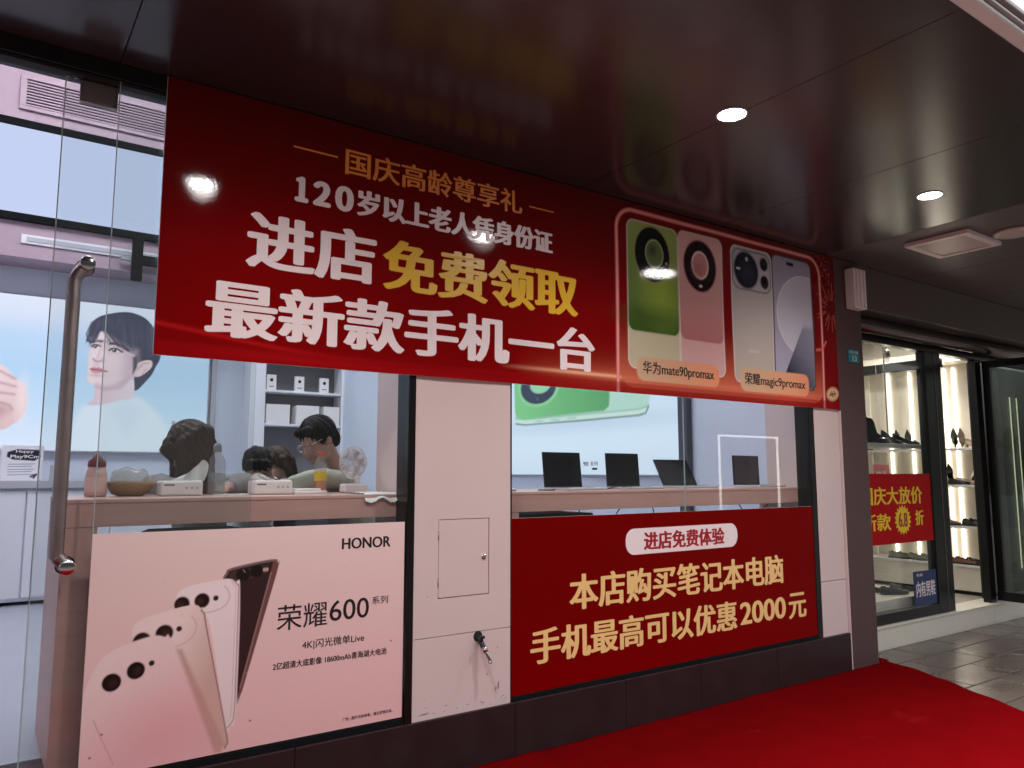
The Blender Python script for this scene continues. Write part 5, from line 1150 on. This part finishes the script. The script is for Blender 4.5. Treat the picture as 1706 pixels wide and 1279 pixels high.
shoe('pump', 'sh_black', 7.19, 3.84, 1.6655, R(-35), 'large black pump near the end of the window shelf')
shoe('heel', 'sh_black', 7.06, 3.97, 1.6655, R(-10), 'black heel half hidden behind the large pump')
shoe('loafer', 'sh_grey', 7.02, 3.86, .3305, R(-20), 'large grey loafer on the white platform beside the blue sign')
shoe('loafer', 'sh_black', 6.78, 3.80, .3305, R(-30), 'black loafer on the white platform next to the pillar')
shoe('loafer', 'sh_black', 6.72, 3.98, .3305, R(-15), 'second black loafer behind the one next to the pillar')
for dy, lb in ((4.00, 'black and beige pump on the upper side shelf, nearer the lit strip'), (3.93, 'beige pump leaning next to the black one on the upper side shelf')):
    shoe('heel', 'sh_nude' if dy < 3.95 else 'sh_black', 8.50, dy, 1.6605, R(200), lb, pitch=R(-55)).location.z += .085
shoe('heel', 'sh_green', 8.52, 4.62, 1.6605, R(195), 'olive pump stood on its heel on the upper shelf behind the window', pitch=R(-60)).location.z += .09
shoe('heel', 'sh_green', 8.52, 4.50, 1.6605, R(200), 'second olive pump beside the first on the upper shelf', pitch=R(-60)).location.z += .09
shoe('heel', 'sh_black', 8.48, 4.06, 1.2805, R(200), 'black sandal stood upright on the middle shelf', pitch=R(-62)).location.z += .09
shoe('loafer', 'sh_black', 8.50, 4.00, 1.2805, R(255), 'black loafer lying on the middle shelf'); shoe('loafer', 'sh_black', 8.58, 3.95, 1.2805, R(250), 'black loafer behind its pair on the middle shelf')
shoe('loafer', 'sh_brown', 8.50, 3.80, 1.2805, R(230), 'brown shoe leaning at the doorway end of the middle shelf', pitch=R(-50)).location.z += .085
shoe('loafer', 'sh_black', 8.48, 3.87, .8605, R(255), 'black shoe at the doorway end of the third shelf'); shoe('loafer', 'sh_black', 8.60, 3.88, .8605, R(250), 'black shoe behind its pair on the third shelf'); shoe('loafer', 'sh_grey', 8.50, 4.16, .8605, R(250), 'dark grey shoe on the third shelf by the door post')
for i, (kd, mk, y, z, r_, lb) in enumerate((('heel', 'sh_nude', 4.74, 1.2805, 205, 'beige heel on the middle shelf deep inside the window'), ('loafer', 'sh_black', 4.92, 1.2805, 255, 'black shoe on the middle shelf next to the beige heel'), ('boot', 'sh_black', 4.96, 1.6605, 215, 'short black boot deep on the upper shelf beside the grey pillar'),
        ('pump', 'sh_black', 4.40, 1.6605, 225, 'black pump behind the door jamb on the upper shelf'), ('heel', 'sh_nude', 4.84, 1.6605, 235, 'beige heel deep on the upper shelf beside the brown pump'), ('loafer', 'sh_grey', 4.62, 1.2805, 245, 'grey loafer on the middle shelf above the red sale banner'), ('pump', 'sh_brown', 4.50, 1.2805, 230, 'brown pump on the middle shelf close to the black jamb'), ('loafer', 'sh_nude', 3.92, 1.2805 + .0, 262, 'beige loafer between the black loafers on the middle shelf'),
        ('pump', 'sh_brown', 4.78, 1.6605, 250, 'brown pump deep on the upper shelf'), ('loafer', 'sh_brown', 4.12, .8605, 255, 'brown shoe behind the dark grey shoe on the third shelf'), ('pump', 'sh_nude', 3.82, 1.6605, 250, 'beige pump at the doorway end of the upper shelf'))):
    shoe(kd, mk, 8.52, y, z, R(r_), lb)
for i, y in enumerate((4.05, 3.95, 3.84)): shoe('loafer', 'sh_brown' if i < 2 else 'sh_black', 8.46, y, .4705, R(262), ['brown loafer furthest in of three on the lowest shelf', 'brown loafer in the middle of three on the lowest shelf', 'black loafer nearest the doorway on the lowest shelf'][i])
for i, y in enumerate((4.66, 4.56, 4.44, 4.30)): shoe('loafer', 'sh_green', 8.46, y, .4705, R(262 + 8 * (i % 2)), ['olive shoe deepest in on the lowest shelf seen under the red banner', 'olive shoe second deepest on the lowest shelf under the red banner', 'olive shoe third along the lowest shelf under the red banner', 'olive shoe nearest the black jamb on the lowest shelf'][i])

# sale banner and blue sign on the shoe shop window
sb = thing('sale_banner', 'red sale banner with yellow lettering on the shoe shop window', 'banner', (6.4, 3.54, .8))
obj('sheet', bx(B(), 5.62, 7.03, 3.540, 3.544, .812, 1.395), mat('sale_red', (.46, .004, .007), .5, spec=.08, var=.08, vscale=5), sb)
M['s_yel'] = mat('sale_yellow', (.92, .62, .05), .5, spec=.1)
y = 3.5385
lettering(sb, '国庆大放价', 5.915, 6.875, 1.135, 1.285, y, M['s_yel'], .006); lettering(sb, '新款', 5.915, 6.345, .925, 1.065, y, M['s_yel'], .006); lettering(sb, '折', 6.735, 6.880, .950, 1.08, y, M['s_yel'], .006)
bm = B(); cx, cz = 6.535, 1.005; P = []
for k in range(36): r = .135 if k % 2 else .105; P.append((cx + r * math.cos(k * math.pi / 18), cz + r * .95 * math.sin(k * math.pi / 18)))
prism(bm, P, y, y + .0006); obj('star_badge', bm, M['s_yel'], sb)
lettering(sb, '6.8', 6.465, 6.607, .945, 1.065, y - .0008, M['b_red'], .0045)
bsg = thing('blue_sign', 'small blue sign with white lettering at the foot of the shoe shop window', 'sign', (6.84, 3.545, .25))
obj('board', bx(B(), 6.655, 7.035, 3.540, 3.546, .268, .560, .002), mat('sign_blue', (.018, .035, .12), .4), bsg)
lettering(bsg, '内有男鞋', 6.685, 7.005, .345, .475, 3.5385, M['b_white'], .003)
lettering(bsg, '鞋城', 6.70, 6.80, .515, .540, 3.5385, M['b_white'], .0005)
# red hanging price cards inside
for i, (x, yy, z, w, h, s) in enumerate(((7.7, 4.60, 1.92, .16, .26, '新'), (7.85, 4.45, 1.36, .30, .26, '特价'), (6.90, 4.6, 1.40, .26, .12, '促销'))):
    t = thing('hanging_card', ['pink card hanging high inside the shoe shop', 'pink price card hanging above the red sale banner', 'orange card low in the shoe shop beside the pillar'][i], 'card', (x, yy, z), 0)
    obj('card', bx(B(), x - w / 2, x + w / 2, yy, yy + .004, z - h / 2, z + h / 2), mat('card_pink', (.62, .10, .14), .5) if i == 0 else (bpy.data.materials['card_pink'] if i == 1 else mat('card_orange', (.60, .16, .05), .5)), t)
    lettering(t, s, x - w * .36, x + w * .36, z - h * .25, z + h * .25, yy - .0008, M['b_white'], .003); obj('string', cyl(B(), (x, yy + .002, z + h / 2), (x, yy + .002, 2.95), .0015, seg=6), M['plastic_w'], t)

# ------------------------------------------------------------------ across the street (behind the camera; seen only as reflections)
op = thing('opposite_building', 'plain shop building across the street with a lit doorway', 'building', (6, -13, 0))
obj('wall', bx(B(), -22, 36, -14, -13, -.15, 9.0), mat('opposite_render', (.07, .066, .066), .7, var=.1), op)
for k in range(12): obj('shutter', bx(B(), -20 + k * 4.5, -16.8 + k * 4.5, -12.99, -12.9, 0, 2.8), M['darkgrey'], op)
for a in ((19.0, 19.06, .0, 2.6), (21.9, 21.96, .0, 2.6), (19.06, 21.9, 2.54, 2.6)): obj('led_outline', bx(B(), a[0] + .01, a[1] - .01, -9.42, -9.36, a[2], a[3]), emis('outline_led', (1, .95, .85), 2.6), op)
bpy.data.objects.remove(_fo)
